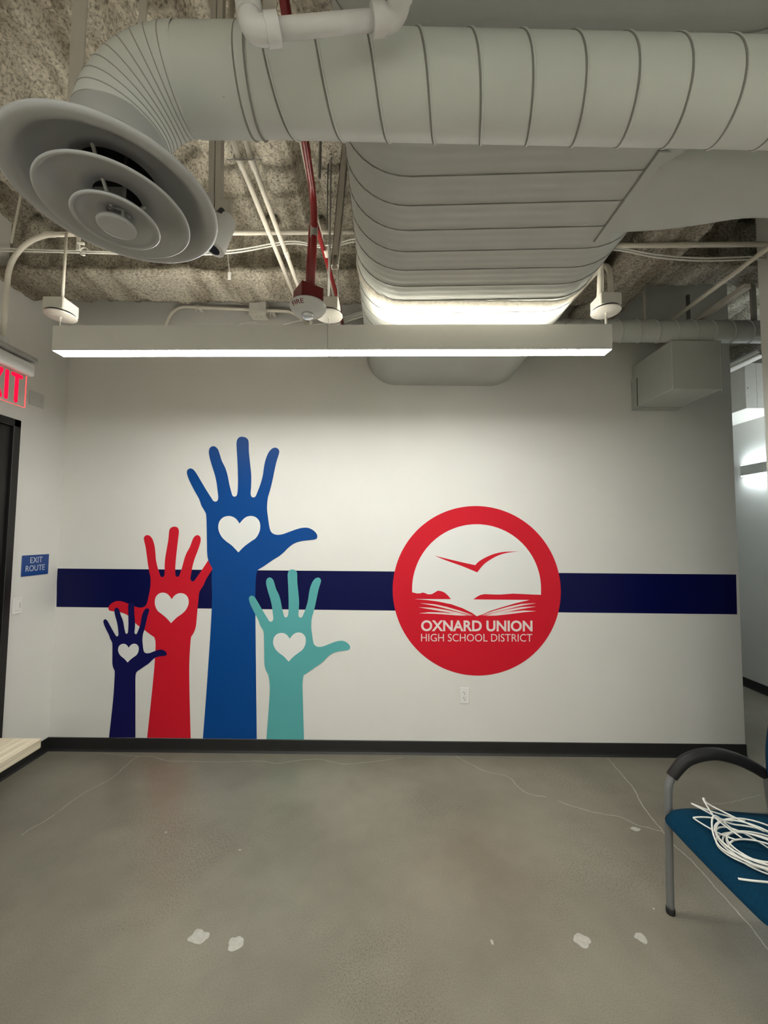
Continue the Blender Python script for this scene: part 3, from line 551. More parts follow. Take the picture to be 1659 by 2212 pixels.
# round emblem
(cx, cz), (lx, _), (rx, _), (_, tz), (_, bz) = DATA['logo_c']
emb = thing('round_emblem', 'big red round school district emblem on the white wall with bird over book', 'wall decal', (cx, YB, cz))
ra, rb = (rx - lx) / 2, (tz - bz) / 2
obj('red_disc', prism([(cx + ra * math.cos(2 * PI * k / 128), cz + rb * math.sin(2 * PI * k / 128)) for k in range(128)], wplace(T), T), 'redv', emb)
wf = obj('white_field', prism([tuple(p) for p in DATA['logo_white']], wplace(2 * T), 0.0005), 'whitev', emb)
bird = DATA['bird']
obj('bird', prism([(p.x, p.y) for p in cr([(x, y, 0) for x, y in bird[:4]], 3)[:-1] + cr([(x, y, 0) for x, y in bird[3:9]], 4)[:-1] + cr([(x, y, 0) for x, y in bird[8:14]], 4)[:-1] + cr([(x, y, 0) for x, y in bird[13:] + [bird[0]]], 3)[:-1]], wplace(2 * T + 0.0005), 0.0005), 'redv', emb)
for pg in DATA['pages']: obj('book_page', prism([tuple(p) for p in pg], wplace(2 * T), 0.0005), 'pinkv', emb)
def txt_on_wall(s, P, bold, space=1.0):
    (x0, z0), (x1, z1), (_, zt) = P
    w = x1 - x0; sl = (z1 - z0) / w; h = zt - z0
    return text_bm(s, w, h, lambda u, v, t: (x0 + u, YB - 2 * T - t, z0 + v + sl * u), 0.0006, bold, space)
words('lettering', txt_on_wall('OXNARD UNION', DATA['text1'], 0.028, 1.0), 'pinkv', emb, 0.022, 'bold white lettering of the upper line')
words('lettering', txt_on_wall('HIGH SCHOOL DISTRICT', DATA['text2'], -0.004, 1.0), 'pinkv', emb, 0.0165, 'thin white lettering of the lower line')

# power outlet on the back wall
ot = thing('power_outlet', 'white duplex power outlet on the back wall below the red emblem', 'outlet', (0.597, YB, 0.422))
obj('cover_plate', box(0.562, 0.632, YB - 0.006, YB, 0.364, 0.480, 0.004, 2), 'plate', ot)
for dz in (0.020, -0.020):
    f = obj('socket', lathe([(0, 0), (0.0165, 0), (0.0165, 0.002), (0.0155, 0.003), (0, 0.003)], 24, (0.597, YB - 0.0085, 0.422 + dz), 'Y'), 'plate', ot)
    sb = box(0.590 - 0.0015, 0.590 + 0.0015, YB - 0.0092, YB - 0.0082, 0.422 + dz + 0.001, 0.422 + dz + 0.010)
    box(0.604 - 0.0012, 0.604 + 0.0012, YB - 0.0092, YB - 0.0082, 0.422 + dz + 0.002, 0.422 + dz + 0.009, bm=sb)
    box(0.597 - 0.003, 0.597 + 0.003, YB - 0.0092, YB - 0.0082, 0.422 + dz - 0.011, 0.422 + dz - 0.006, bm=sb)
    obj('slots', sb, 'slot', f)

# left wall fittings
sw = thing('light_switch', 'white rocker light switch on the left wall below the blue sign', 'switch', (XL, 2.68, 1.10))
obj('cover_plate', box(XL, XL + 0.006, 2.645, 2.715, 1.047, 1.153, 0.003, 2), 'plate', sw)
obj('rocker', box(XL + 0.006, XL + 0.011, 2.664, 2.697, 1.068, 1.134, 0.002, 1), 'plate', sw)
obj('slider', box(XL + 0.008, XL + 0.013, 2.690, 2.698, 1.085, 1.120, 0.001, 1), 'greybox', sw)
sg = thing('exit_route_sign', 'blue rectangular sign reading EXIT ROUTE on the left wall', 'sign', (XL, 2.805, 1.362))
obj('sign_plate', box(XL, XL + 0.006, 2.697, 2.911, 1.290, 1.433, 0.002, 1), 'signblue', sg)
def lwplace(y0, z0, off): return lambda u, v, w: (XL + off + w, y0 + u, z0 + v)
obj('lettering', text_bm('EXIT', 0.098, 0.040, lwplace(2.757, 1.378, 0.006), 0.001, 0.0), 'signtext', sg)
obj('lettering', text_bm('ROUTE', 0.152, 0.040, lwplace(2.725, 1.322, 0.006), 0.001, 0.0), 'signtext', sg)
bp_ = thing('blank_wall_plate', 'square pale grey blank plate high on the left wall', 'wall plate', (XL, 2.737, 2.52))
obj('cover_plate', box(XL, XL + 0.008, 2.681, 2.793, 2.470, 2.568, 0.002, 1), 'greybox', bp_)
for yy in (2.705, 2.769): obj('screw', lathe([(0, 0), (0.004, 0), (0.003, 0.0015), (0, 0.0015)], 10, (XL + 0.008, yy, 2.519), 'X'), 'galv', bp_)

# ================================================================== PENDANT LIGHT
def pendant(x0, x1, y0, y1, zb, zt, label):
    t = thing('pendant_light', label, 'ceiling light', ((x0 + x1) / 2, (y0 + y1) / 2, zb))
    xm = -0.30 if x0 < -0.3 < x1 else (x0 + x1) / 2
    for a, b_ in ((x0, xm - 0.0008), (xm + 0.0008, x1)):
        h = bmesh.new(); w = 0.004
        box(a, b_, y0, y0 + w, zb + 0.001, zt, bm=h); box(a, b_, y1 - w, y1, zb + 0.001, zt, bm=h)
        box(a, b_, y0 + w, y1 - w, zb + 0.045, zb + 0.065, bm=h)
        if a == x0: box(a, a + w, y0 + w, y1 - w, zb + 0.001, zt, bm=h)
        else: box(b_ - w, b_, y0 + w, y1 - w, zb + 0.001, zt, bm=h)
        obj('housing', h, 'housing', t)
        obj('lower_diffuser', box(a + w, b_ - w, y0 + w, y1 - w, zb - 0.0005, zb + 0.004), 'down', t, label='glowing white lower diffuser')
        obj('upper_lens', box(a + w, b_ - w, y0 + w + 0.001, y1 - w - 0.001, zt - 0.030, zt - 0.024), 'upl', t, label='glowing upper lens')
    for xx in (x0 + 0.003, xm, x1 - 0.009):
        obj('uplight_block', box(max(xx - 0.16, x0 + 0.005), min(xx + 0.16, x1 - 0.005), y0 + 0.0045, y1 - 0.0045, zt - 0.0225, zt - 0.018), 'housing', t)  # unseen plates added to keep the uplight off the canopy discs
    obj('joint_plate', box(xm - 0.0008, xm + 0.0008, y0 + 0.004, y1 - 0.004, zb + 0.004, zt - 0.002), 'slot', t)
    return t
pl = pendant(-1.708, 1.152, 1.98, 2.056, 2.536, 2.667, 'long white linear pendant light hanging in front of the back wall')
tilt = math.atan2(0.031, 2.86)
pl.rotation_euler = (0, -tilt, 0)
# the room's other rows of the same fitting, behind where the photograph was taken
for yy, sx in ((-0.50, 0.35), (-1.7, 0.1), (-3.0, 0.1)):
    c = copy_tree(pl); c.location = (pl.location.x + sx, yy, pl.location.z); c.rotation_euler = (0, 0, 0)
    c['label'] = 'long white linear pendant light in a row %s' % ('just behind the viewer' if yy > -1 else 'halfway to the rear wall' if yy > -2 else 'by the rear wall')

# suspension canopies
def canopy(x, y, zd, rot, label, pipes):
    t = thing('light_canopy', label, 'canopy', (x, y, zd), 'pendant light canopies')
    t.rotation_euler = (0, 0, rot)
    obj('junction_box', box(-0.054, 0.054, -0.054, 0.054, 0.018, 0.082, 0.004, 1), 'white', t, local=True)
    obj('gasket', lathe([(0, 0.010), (0.066, 0.010), (0.066, 0.018), (0, 0.018)], 40), 'slot', t, local=True, smooth=0.6)
    obj('cover_disc', lathe([(0, 0.0), (0.060, 0.001), (0.070, 0.004), (0.072, 0.008), (0.066, 0.011), (0, 0.011)], 40), 'white', t, local=True, smooth=0.7)
    obj('cable_gripper', lathe([(0, -0.022), (0.004, -0.022), (0.004, -0.008), (0.007, -0.006), (0.007, 0.0), (0, 0.0)], 12), 'white', t, local=True, smooth=0.6)
    return t
can_l = canopy(-1.705, 2.018, 2.716, 0.0, 'square white canopy box with round disc over the left end of the pendant light', 0)
can_m = canopy(-0.302, 2.018, 2.728, 0.0, 'white canopy box with round disc partly behind the red fire strobe', 0)
can_r = canopy(1.143, 2.018, 2.762, 0.0, 'white canopy box with round disc over the right end of the pendant light', 0)
def cable(name, pts, r, m, label, cat='cable', group=None, seg=8):
    return solo(name, tube(pts, r, seg), m, label, cat, group, smooth=True)
for (x, z0, z1, w) in ((-1.705, 2.654, 2.694, 'left'), (-0.302, 2.667, 2.706, 'middle'), (1.143, 2.683, 2.740, 'right')):
    cable('suspension_cable', [(x, 2.018, z0), (x, 2.018, z1)], 0.0022 if w != 'right' else 0.006, 'white', 'short white cable from the %s canopy down to the pendant light' % w, group='pendant suspension cables')
cable('hanger_rod', [(-1.70, 2.018, 2.798), (-1.712, 2.035, 3.185)], 0.007, 'conduit', 'white rod from the left canopy up to the horizontal conduit', 'rod')
cable('hanger_rod', [(-0.305, 2.018, 2.81), (-0.305, 2.018, 3.62)], 0.0055, 'galv', 'long thin rod from the ceiling down to the middle canopy', 'rod')
cable('hanger_rod', [(1.148, 2.05, 2.8445), (1.152, 2.05, 3.62)], 0.0055, 'conduit', 'thin white rod from the ceiling down to the right canopy', 'rod')

# ================================================================== BIG FLAT OVAL DUCT
ox0, ox1, ozb, orad = -0.148, 1.019, 2.743, 0.228
ozc = ozb + orad; oflat = (ox1 - ox0) - 2 * orad; operim = 2 * oflat + 2 * PI * orad
oxa, oxb = ox0 + orad, ox1 - orad
def oval(s):
    """point + normal on the stadium; s in 0..1 starting at bottom left of the flat, going right"""
    d = (s % 1.0) * operim
    if d < oflat: return Vector((oxa + d, 0, ozb)), Vector((0, 0, -1))
    d -= oflat
    if d < PI * orad:
        a = -PI / 2 + d / orad; n = Vector((math.cos(a), 0, math.sin(a))); return Vector((oxb, 0, ozc)) + orad * n, n
    d -= PI * orad
    if d < oflat: return Vector((oxb - d, 0, ozc + orad)), Vector((0, 0, 1))
    d -= oflat
    a = PI / 2 + d / orad; n = Vector((math.cos(a), 0, math.sin(a))); return Vector((oxa, 0, ozc)) + orad * n, n
SS = [i / 16 * oflat / operim for i in range(16)] + [(oflat + i / 20 * PI * orad) / operim for i in range(20)] + [(oflat + PI * orad + i / 8 * oflat) / operim for i in range(8)] + [(2 * oflat + PI * orad + i / 20 * PI * orad) / operim for i in range(20)]
OP = 0.113
def oval_duct(y0, y1):
    b = bmesh.new(); rings = []; n = int((y1 - y0) / 0.0094)
    for j in range(n + 1):
        y = y0 + (y1 - y0) * j / n; R = []
        for s in SS:
            p, nn = oval(s); ph = ((y - 0.08) / OP + s) * 3
            f = ph % 1.0
            d = 0.0021 * math.exp(-((min(f, 1 - f)) / 0.13) ** 2) * min(1, max(0, (2.35 - y) / 0.15))
            R.append(b.verts.new((p.x + nn.x * d, y, p.z + nn.z * d)))
        rings.append(R)
    m_ = len(SS)
    for j in range(n):
        for k in range(m_): b.faces.new((rings[j][k], rings[j][(k + 1) % m_], rings[j + 1][(k + 1) % m_], rings[j + 1][k]))
    bmesh.ops.recalc_face_normals(b, faces=b.faces[:]); return b
od = thing('oval_duct', 'wide flat oval spiral duct running overhead into the back wall above the pendant light', 'duct', (0.43, 1.4, ozb))
obj('duct_shell', oval_duct(-1.6, YB - 0.001), 'duct', od, smooth=True)
def oval_seam(y0, y1, off):
    pts = []; N = int((y1 - y0) / OP * 64)
    for i in range(N + 1):
        tt = i / 64.0; y = y0 + OP * tt; p, nn = oval(-tt)
        pts.append((p.x + nn.x * off, y, p.z + nn.z * off))
    return tube(pts, 0.0020, 5)
obj('seam', oval_seam(0.08, 2.30, 0.0024), 'seam', od, label='dark spiral seam line')
# hand-smeared sealant band round the last joint before the wall
sb = bmesh.new(); R0, R1, Rm = [], [], []
for i in range(220):
    p, nn = oval(i / 220); a = noise.noise(Vector((i * 0.35, 0, 0))) * 0.010 + noise.noise(Vector((i * 1.3, 5, 0))) * 0.006
    c_ = noise.noise(Vector((i * 0.4, 9, 0))) * 0.010
    R0.append(sb.verts.new((p.x + nn.x * 0.002, 1.885 + a, p.z + nn.z * 0.002))); Rm.append(sb.verts.new((p.x + nn.x * 0.007, 1.915, p.z + nn.z * 0.007)))
    R1.append(sb.verts.new((p.x + nn.x * 0.002, 1.955 + c_, p.z + nn.z * 0.002)))
for i in range(220):
    j = (i + 1) % 220
    sb.faces.new((R0[i], R0[j], Rm[j], Rm[i])); sb.faces.new((Rm[i], Rm[j], R1[j], R1[i]))
bmesh.ops.recalc_face_normals(sb, faces=sb.faces[:])
obj('sealant_band', sb, 'sealant', od, smooth=True, label='ragged band of duct sealant')

# branch leaving the oval duct to the right
def helix(axis, p0, L, r, pitch, tr=0.0022, ph0=0.0, sgn=1, n=48):
    """spiral seam round a straight duct starting at p0"""
    pts = []; N = int(L / pitch * n)
    for i in range(N + 1):
        t = i / n; a = ph0 + sgn * 2 * PI * t; d = pitch * t
        if axis == 'X': pts.append((p0[0] + d, p0[1] + r * math.cos(a), p0[2] + r * math.sin(a)))
        else: pts.append((p0[0] + r * math.cos(a), p0[1] + d, p0[2] + r * math.sin(a)))
    return tube(pts, tr, 6)
bd = thing('branch_duct', 'round branch duct leaving the oval duct rightwards just below the round spiral duct', 'duct', (1.3, 1.31, 2.74))
BY, BZ, BR = 1.31, 2.89, 0.150
obj('duct_shell', lathe([(BR, 0.0), (BR, XR - 1.33 - 0.001)], 56, (1.33, BY, BZ), 'X'), 'duct', bd, smooth=True)
tb_ = bmesh.new(); RR_ = []
for k in range(15):
    f = k / 14; e = f * f * (3 - 2 * f); R_ = []; n_ = 6.0 * (1 - e) + 2.0 * e
    for i in range(72):
        th = 2 * PI * i / 72; c_, s_ = math.cos(th), math.sin(th)
        q = (abs(c_) ** n_ + abs(s_) ** n_) ** (-1 / n_)
        R_.append(tb_.verts.new((0.835 + 0.505 * f, BY + (0.162 * (1 - e) + BR * e) * q * c_, BZ + (0.152 * (1 - e) + BR * e) * q * s_)))
    RR_.append(R_)
for k in range(14):
    for i in range(72): tb_.faces.new((RR_[k][i], RR_[k][(i + 1) % 72], RR_[k + 1][(i + 1) % 72], RR_[k + 1][i]))
bmesh.ops.recalc_face_normals(tb_, faces=tb_.faces[:])
obj('transition', tb_, 'duct', bd, smooth=True, label='smooth square-to-round take-off')
obj('saddle_flange', box(0.803, 0.838, BY - 0.19, BY + 0.175, 2.7365, 2.7425, 0.001, 1), 'duct', bd, label='flat flange where the branch meets the oval duct')
obj('flange_line', box(0.799, 0.803, BY - 0.19, BY + 0.175, 2.7395, 2.7425), 'seam', bd)
obj('seam', helix('X', (1.365, BY, BZ), 0.74, BR + 0.0005, 0.075, 0.0026), 'seam', bd)

# ================================================================== ROUND DUCT WITH ELBOW
RC = Vector((0, 0.845, 2.606)); RR = 0.090
rdirx = Vector((1, 0.0077, -0.0067))
rd = thing('round_duct', 'round white spiral duct crossing the whole top of the view, with elbow at its left', 'duct', (0.5, 0.848, 2.51))
def rpos(x): return Vector((x, RC.y + 0.0077 * x, RC.z - 0.0067 * x))
obj('duct_shell', tube([rpos(-0.30), rpos(XR)], RR, 64, cap=False), 'duct_lit', rd, smooth=True)
def round_seam(x0, x1, pitch, r):
    pts = []; N = int((x1 - x0) / pitch * 56)
    for i in range(N + 1):
        t = i / 56; a = 2 * PI * t; c = rpos(x0 + pitch * t)
        pts.append((c.x, c.y - r * math.cos(a), c.z - r * math.sin(a)))   # visible front goes down as x grows... starts at the near side
    return pts
sp = round_seam(-0.262, XR - 0.02, 0.110, RR)
obj('seam', tube([p for p in sp], 0.0019, 6), 'seam', rd, label='dark spiral seam line')
obj('seam_lip', tube([(x + 0.0045, RC.y + 0.0077 * x + (y - RC.y - 0.0077 * x) * 1.006, RC.z - 0.0067 * x + (z - RC.z + 0.0067 * x) * 1.006) for x, y, z in sp], 0.0026, 6), 'duct_lit', rd, smooth=True, label='raised lip beside the seam')
# collar between duct and elbow, slightly larger
ER = 0.15; EX = -0.597
obj('collar', lathe([(RR + 0.0005, 0), (RR + 0.003, 0.004), (RR + 0.003, 0.150), (RR + 0.0005, 0.156)], 64, rpos(EX + ER - 0.003), 'X'), 'duct_lit', rd, smooth=0.9)
for xx in (-0.318, -0.296):
    obj('seam', tube([rpos(xx) + Vector((0, (RR + 0.003) * math.cos(2 * PI * k / 56), (RR + 0.003) * math.sin(2 * PI * k / 56))) for k in range(56)], 0.0020, 6, closed=True), 'seam', rd)
ez = RC.z
def earc(a): return Vector((EX + ER - ER * math.sin(a), RC.y + 0.0077 * EX, ez + 0.004 - ER + ER * math.cos(a)))   # a: 0 (horizontal) .. pi/2 (down)
eb = obj('elbow', tube([earc(PI / 2 * i / 30) for i in range(31)] + [earc(PI / 2) + Vector((0, 0, -0.04))], RR + 0.002, 64, cap=False), 'duct_lit', rd, smooth=True, label='gored elbow turning down')
for i in range(1, 10):
    a = PI / 2 * i / 10; c = earc(a); ur = Vector((-math.sin(a), 0, math.cos(a))); uy = Vector((0, 1, 0))
    obj('gore_seam', tube([c + (RR + 0.002) * (math.cos(2 * PI * k / 56) * ur + math.sin(2 * PI * k / 56) * uy) for k in range(56)], 0.0013, 6, closed=True), 'gore', eb)
for p in ((-0.678, RC.y - 0.030, 2.560), (-0.40, RC.y - 0.075, 2.665), (-0.352, RC.y - 0.045, 2.527)):
    obj('screw', lathe([(0, 0), (0.004, 0.0), (0.003, 0.003), (0, 0.0035)], 10, p, 'Z'), 'galv', rd)
# straps that hang the round duct
def strap(name, x0, x1, y, z0, z1, label, m='strut', t=0.004, ztop=None):
    return solo(name, box(x0, x1, y - t / 2, y + t / 2, z0, z1, 0.001, 1), m, label, 'strap', 'flat straps hanging the round duct')
strap('hanger_strap', -0.726, -0.692, 0.845, 2.575, 3.60, 'flat grey strap holding the outer side of the elbow')
strap('hanger_strap', -0.573, -0.555, 0.845, 2.699, 3.60, 'narrow grey strap on top of the elbow')
strap('hanger_strap', -0.290, -0.258, 0.845, 2.701, 3.60, 'wide grey strap above the duct behind the drain pipe')

# ================================================================== ROUND CEILING DIFFUSER
DC = Vector((EX, RC.y + 0.0077 * EX, 2.332)); k_ = 0.204
df = thing('ceiling_diffuser', 'large round grey air diffuser with concentric rings hanging below the elbow', 'diffuser', DC)
obj('neck', lathe([(0.094, 0.095), (0.094, 0.150), (0.091, 0.150), (0.091, 0.095)], 56, DC, closed=True), 'diffuser', df, smooth=0.8)
obj('outer_cone', lathe([(0.076, 0.048), (0.100, 0.0475), (0.128, 0.041), (0.152, 0.026), (0.166, 0.008), (0.173, 0.001), (0.185, -0.005), (0.197, -0.005), (0.2035, -0.001), (0.204, 0.004), (0.200, 0.008), (0.185, 0.012), (0.152, 0.038), (0.122, 0.055), (0.100, 0.070), (0.094, 0.104), (0.0895, 0.104), (0.0895, 0.05)], 96, DC, closed=True), 'diffuser', df, smooth=True, label='wide outer cone with rolled rim')
def ring(name, ro, ri, zl, zh):
    w_ = ro - ri; h_ = zh - zl
    low = [(ri, zh), (ri + w_ * 0.30, zl + h_ * 0.97), (ri + w_ * 0.55, zl + h_ * 0.82), (ri + w_ * 0.75, zl + h_ * 0.50), (ri + w_ * 0.88, zl + h_ * 0.16), (ro - 0.0085, zl + 0.0005), (ro - 0.004, zl - 0.0015), (ro, zl + 0.001)]
    top = [(ro - 0.001, zl + 0.004)] + [(r, z + 0.005) for r, z in low[-4::-1]]
    return obj(name, lathe(low + top, 88, DC, closed=True), 'diffuser', df, smooth=True)
ring('inner_cone', 0.145, 0.046, -0.030, 0.004)
ring('inner_cone', 0.084, 0.021, -0.053, -0.029)
obj('neck_shade', lathe([(0.0878, 0.050), (0.0878, 0.118), (0, 0.118)], 48, DC), 'slot', df, smooth=0.8, label='black sheet put in as shade inside the neck')  # black sheet painted in for the unlit inside of the duct
obj('center_cap', lathe([(0, -0.060), (0.020, -0.0615), (0.032, -0.064), (0.0375, -0.062), (0.038, -0.058), (0.034, -0.054), (0, -0.050)], 64, DC), 'diffuser', df, smooth=True)
obj('center_rod', tube([DC + Vector((0.006, 0.01, -0.055)), DC + Vector((0.006, 0.01, 0.12))], 0.004, 10), 'galv', df, smooth=True)
obj('damper_blade', box(DC.x - 0.07, DC.x - 0.004, DC.y + 0.02, DC.y + 0.022, DC.z + 0.0, DC.z + 0.05), 'galv', df)
for dx, dy in ((0.058, 0.03), (-0.06, 0.02), (0.0, -0.062)):
    obj('spider_leg', tube([DC + Vector((dx * 0.3, dy * 0.3, -0.03)), DC + Vector((dx, dy, 0.022)), DC + Vector((dx * 1.6, dy * 1.6, 0.075))], 0.004, 8), 'galv', df)

# ================================================================== DRAIN PIPE
pv = thing('drain_pipe', 'short white plastic drain pipe with two elbows in front of the round duct', 'pipe', (-0.12, 0.685, 2.54))
A_, B_ = Vector((-0.224, 0.672, 2.510)), Vector((-0.006, 0.698, 2.570))
dab = (B_ - A_).normalized()
obj('pipe', tube([A_, B_], 0.0155, 28), 'pvc', pv, smooth=True)
def pvc_elbow(c, d_in, d_out, r=0.0205):
    """socket elbow: hub, bend, hub"""
    rb = 0.030
    p0 = c + d_in * rb; p1 = c + d_out * rb
    arc = fillet([c + d_in * (rb + 0.012), c, c + d_out * (rb + 0.012)], rb * 0.98, 14)
    b = tube(arc, r, 28)
    for p, d in ((c + d_in * (rb + 0.008), d_in), (c + d_out * (rb + 0.008), d_out)):
        join(b, tube([p - d * 0.012, p - d * 0.010, p + d * 0.010, p + d * 0.012], r + 0.003, 28, rfun=None))
    return b
obj('elbow', pvc_elbow(A_ - dab * 0.026, dab, Vector((-0.12, -0.02, 1)).normalized()), 'pvc', pv, smooth=0.7)
obj('elbow', pvc_elbow(B_ + dab * 0.022, -dab, Vector((0.12, -1, 0.12)).normalized()), 'pvc', pv, smooth=0.7)
a2 = A_ - dab * 0.026; ud = Vector((-0.12, -0.02, 1)).normalized()
obj('riser', tube([a2 + ud * 0.04, a2 + ud * 1.10], 0.0155, 24), 'pvc', pv, smooth=True)
b2 = B_ + dab * 0.022; vd = Vector((0.12, -1, 0.12)).normalized()
obj('tail_pipe', tube([b2 + vd * 0.04, b2 + vd * 1.2], 0.0155, 24), 'pvc', pv, smooth=True)
for p in (A_ + dab * 0.019, B_ - dab * 0.021):
    obj('solvent_ring', tube([p - dab * 0.002, p + dab * 0.002], 0.0175, 24), 'crack', pv, smooth=True)

# ================================================================== SMALL SPIRAL DUCT AND BOX DUCT AT RIGHT
sd = thing('small_spiral_duct', 'slim round spiral duct along the top of the back wall at the right', 'duct', (1.9, 2.6, 2.90))
obj('duct_shell', lathe([(0.071, 0), (0.071, 2.06)], 40, (1.022, 2.60, 2.975), 'X'), 'duct', sd, smooth=True)
obj('seam', helix('X', (1.06, 2.60, 2.975), 2.0, 0.0715, 0.123, 0.0042, PI * 1.2, 1, 40), 'duct', sd, smooth=True, label='raised spiral seam')
obj('wall_collar', lathe([(0.085, 0), (0.085, 0.03), (0.072, 0.04)], 40, (1.022, 2.60, 2.975), 'X'), 'duct', sd, smooth=0.8)
rb_ = thing('box_duct', 'grey rectangular duct box against the back wall under the slim spiral duct', 'duct', (2.05, 2.79, 2.572))
obj('duct_body', box(1.887, 2.212, 2.575, YB - 0.001, 2.572, 2.902, 0.004, 1), 'duct', rb_)
obj('wall_flange', box(1.878, 2.222, 2.94, YB - 0.001, 2.562, 2.80, 0.003, 1), 'duct', rb_)
obj('joint_line', box(1.8855, 1.888, 2.934, 2.940, 2.575, 2.79), 'slot', rb_)
obj('side_strip', box(2.2085, 2.2155, 2.571, 2.579, 2.560, 2.90, 0.001, 1), 'duct', rb_)

# ================================================================== CONDUITS
def conduit(name, pts, r, m, label, cat='conduit', group=None, rad=0.10, couplings=(), seg=14):
    """bent pipe; couplings = fractions along the path that carry a sleeve"""
    P = fillet(pts, rad, 10) if len(pts) > 2 else [Vector(p) for p in pts]
    if not couplings:
        return solo(name, tube(P, r, seg), m, label, cat, group, smooth=True)
    t = thing(name, label, cat, P[0], group)
    obj('pipe', tube(P, r, seg), m, t, smooth=True)
    for a, d, mm in couplings:
        a = Vector(a); d = Vector(d).normalized()
        b = tube([a - d * 0.026, a - d * 0.024, a + d * 0.024, a + d * 0.026], r + 0.0025, seg)
        sc = lathe([(0, 0), (0.004, 0), (0.004, 0.004), (0, 0.005)], 8, (a.x, a.y, a.z)); bmesh.ops.rotate(sc, cent=a, matrix=Matrix.Rotation(PI / 2, 3, 'X'), verts=sc.verts[:]); bmesh.ops.translate(sc, vec=(0, -r - 0.002, 0), verts=sc.verts[:]); join(b, sc)
        obj('coupling', b, mm, t, smooth=0.6)
    return t
conduit('conduit', [(-2.033, 2.05, 2.605), (-2.020, 2.05, 3.188), (-0.05, 2.05, 3.222)], 0.0125, 'conduit', 'white conduit across the ceiling bending down to the red exit sign', rad=0.24, couplings=(((-1.815, 2.05, 3.192), (1, 0, 0), 'conduit'),))
conduit('conduit', [(0.95, 2.10, 3.186), (2.125, 2.10, 3.206)], 0.013, 'conduit', 'white horizontal conduit right of the oval duct', couplings=(((1.62, 2.10, 3.1975), (1, 0, 0), 'conduit'),))
conduit('conduit', [(-0.600, 1.40, 3.62), (-0.600, 1.40, 3.10), (-0.580, 2.80, 3.10)], 0.0115, 'conduit', 'left one of the paired white conduits running towards the wall', group=None, rad=0.12, couplings=(((-0.599, 1.53, 3.10), (0.01, 1, 0), 'conduit'),))
conduit('conduit', [(-0.552, 1.40, 3.62), (-0.552, 1.40, 3.10), (-0.532, 2.83, 3.10), (-0.70, 2.86, 3.24), (-1.590, 2.88, 3.285), (-1.665, 2.89, 3.10), (-1.69, 2.995, 3.02)], 0.0115, 'conduit', 'right one of the paired white conduits, bending left through a box and down the wall', rad=0.13, couplings=(((-0.541, 2.055, 3.10), (0.01, 1, 0), 'conduit'), ((-0.551, 1.53, 3.10), (0.01, 1, 0), 'conduit')))
jb = thing('junction_box', 'white square junction box on the bent conduit high on the back wall', 'junction box', (-0.955, 2.88, 3.21))
jm = box(-1.012, -0.893, 2.845, 2.925, 3.205, 3.325, 0.003, 1)
obj('box_body', jm, 'white', jb)
obj('cover_plate', box(-1.015, -0.890, 2.84, 2.845, 3.203, 3.327, 0.002, 1), 'white', jb)
for x_ in (-0.935, -0.97): obj('screw', lathe([(0, 0), (0.003, 0), (0.002, -0.002), (0, -0.002)], 8, (x_, 2.875, 3.205)), 'slot', jb)
# pipe clips
for (x_, y_, z_, lab) in ((-1.42, 2.875, 3.278, 'left of the junction box'), (-0.86, 2.87, 3.245, 'right of the junction box')):
    t = thing('pipe_clip', 'small white pipe clip on the bent conduit %s' % lab, 'clip', (x_, y_, z_))
    obj('band', tube([(x_, y_ + 0.016 * math.cos(2 * PI * k / 16), z_ + 0.016 * math.sin(2 * PI * k / 16)) for k in range(16)], 0.004, 6, closed=True), 'white', t)
    obj('bolt', tube([(x_, y_ - 0.005, z_ - 0.016), (x_, y_ - 0.005, z_ - 0.040)], 0.006, 8), 'white', t)
    obj('bracket', box(x_ - 0.012, x_ + 0.012, y_ - 0.002, y_ + 0.1, z_ + 0.016, z_ + 0.022), 'white', t)

# clamps under the pair
for x_, lab in ((-0.599, 'left'), (-0.551, 'right')):
    t = thing('conduit_clamp', 'thin wire clamp round the %s one of the paired conduits' % lab, 'clip', (x_, 1.52, 3.10))
    obj('band', tube([(x_ + 0.0155 * math.cos(2 * PI * k / 16), 1.505, 3.10 + 0.0155 * math.sin(2 * PI * k / 16)) for k in range(16)], 0.003, 6, closed=True), 'galv', t)
    obj('cross_wire', tube([(x_ - 0.045, 1.505, 3.085), (x_ + 0.045, 1.505, 3.085)], 0.003, 6), 'galv', t)

# red conduits to the fire strobe
conduit('red_conduit', [(-0.343, 1.755, 2.70), (-0.335, 1.755, 3.10), (-0.292, 0.95, 3.10), (-0.28, 0.6, 3.10)], 0.0150, 'red', 'dark red conduit rising from the fire strobe and bending towards the viewer', rad=0.13, couplings=(((-0.338, 1.755, 2.985), (0, 0, 1), 'galv'),))
conduit('red_conduit', [(-0.366, 1.775, 2.70), (-0.352, 1.775, 3.10), (-0.318, 2.44, 3.11), (-0.318, 2.96, 3.11)], 0.0120, 'red', 'bright red conduit hooking over from the fire strobe towards the back wall', rad=0.10, couplings=(((-0.329, 2.05, 3.105), (0.05, 1, 0), 'conduit'),))
conduit('conduit', [(-0.338, 0.9, 3.135), (-0.343, 1.70, 3.135), (-0.342, 2.95, 3.135)], 0.0085, 'conduit', 'thin white conduit running alongside the bright red conduit', rad=0.2)
for (x_, y_, zt, zb, r_, lab) in ((-0.292, 1.62, 3.62, 3.12, 0.006, 'beside the red conduits, topmost and darkest'), (-0.325, 2.05, 3.62, 3.235, 0.004, 'short one above the horizontal white conduit'), (-0.262, 2.06, 3.62, 2.75, 0.0035, 'right of the middle canopy rod')):
    cable('hanger_rod', [(x_, y_, zb), (x_, y_, zt)], r_, 'rod', 'thin dark rod hanging from the ceiling, %s' % lab, 'rod')

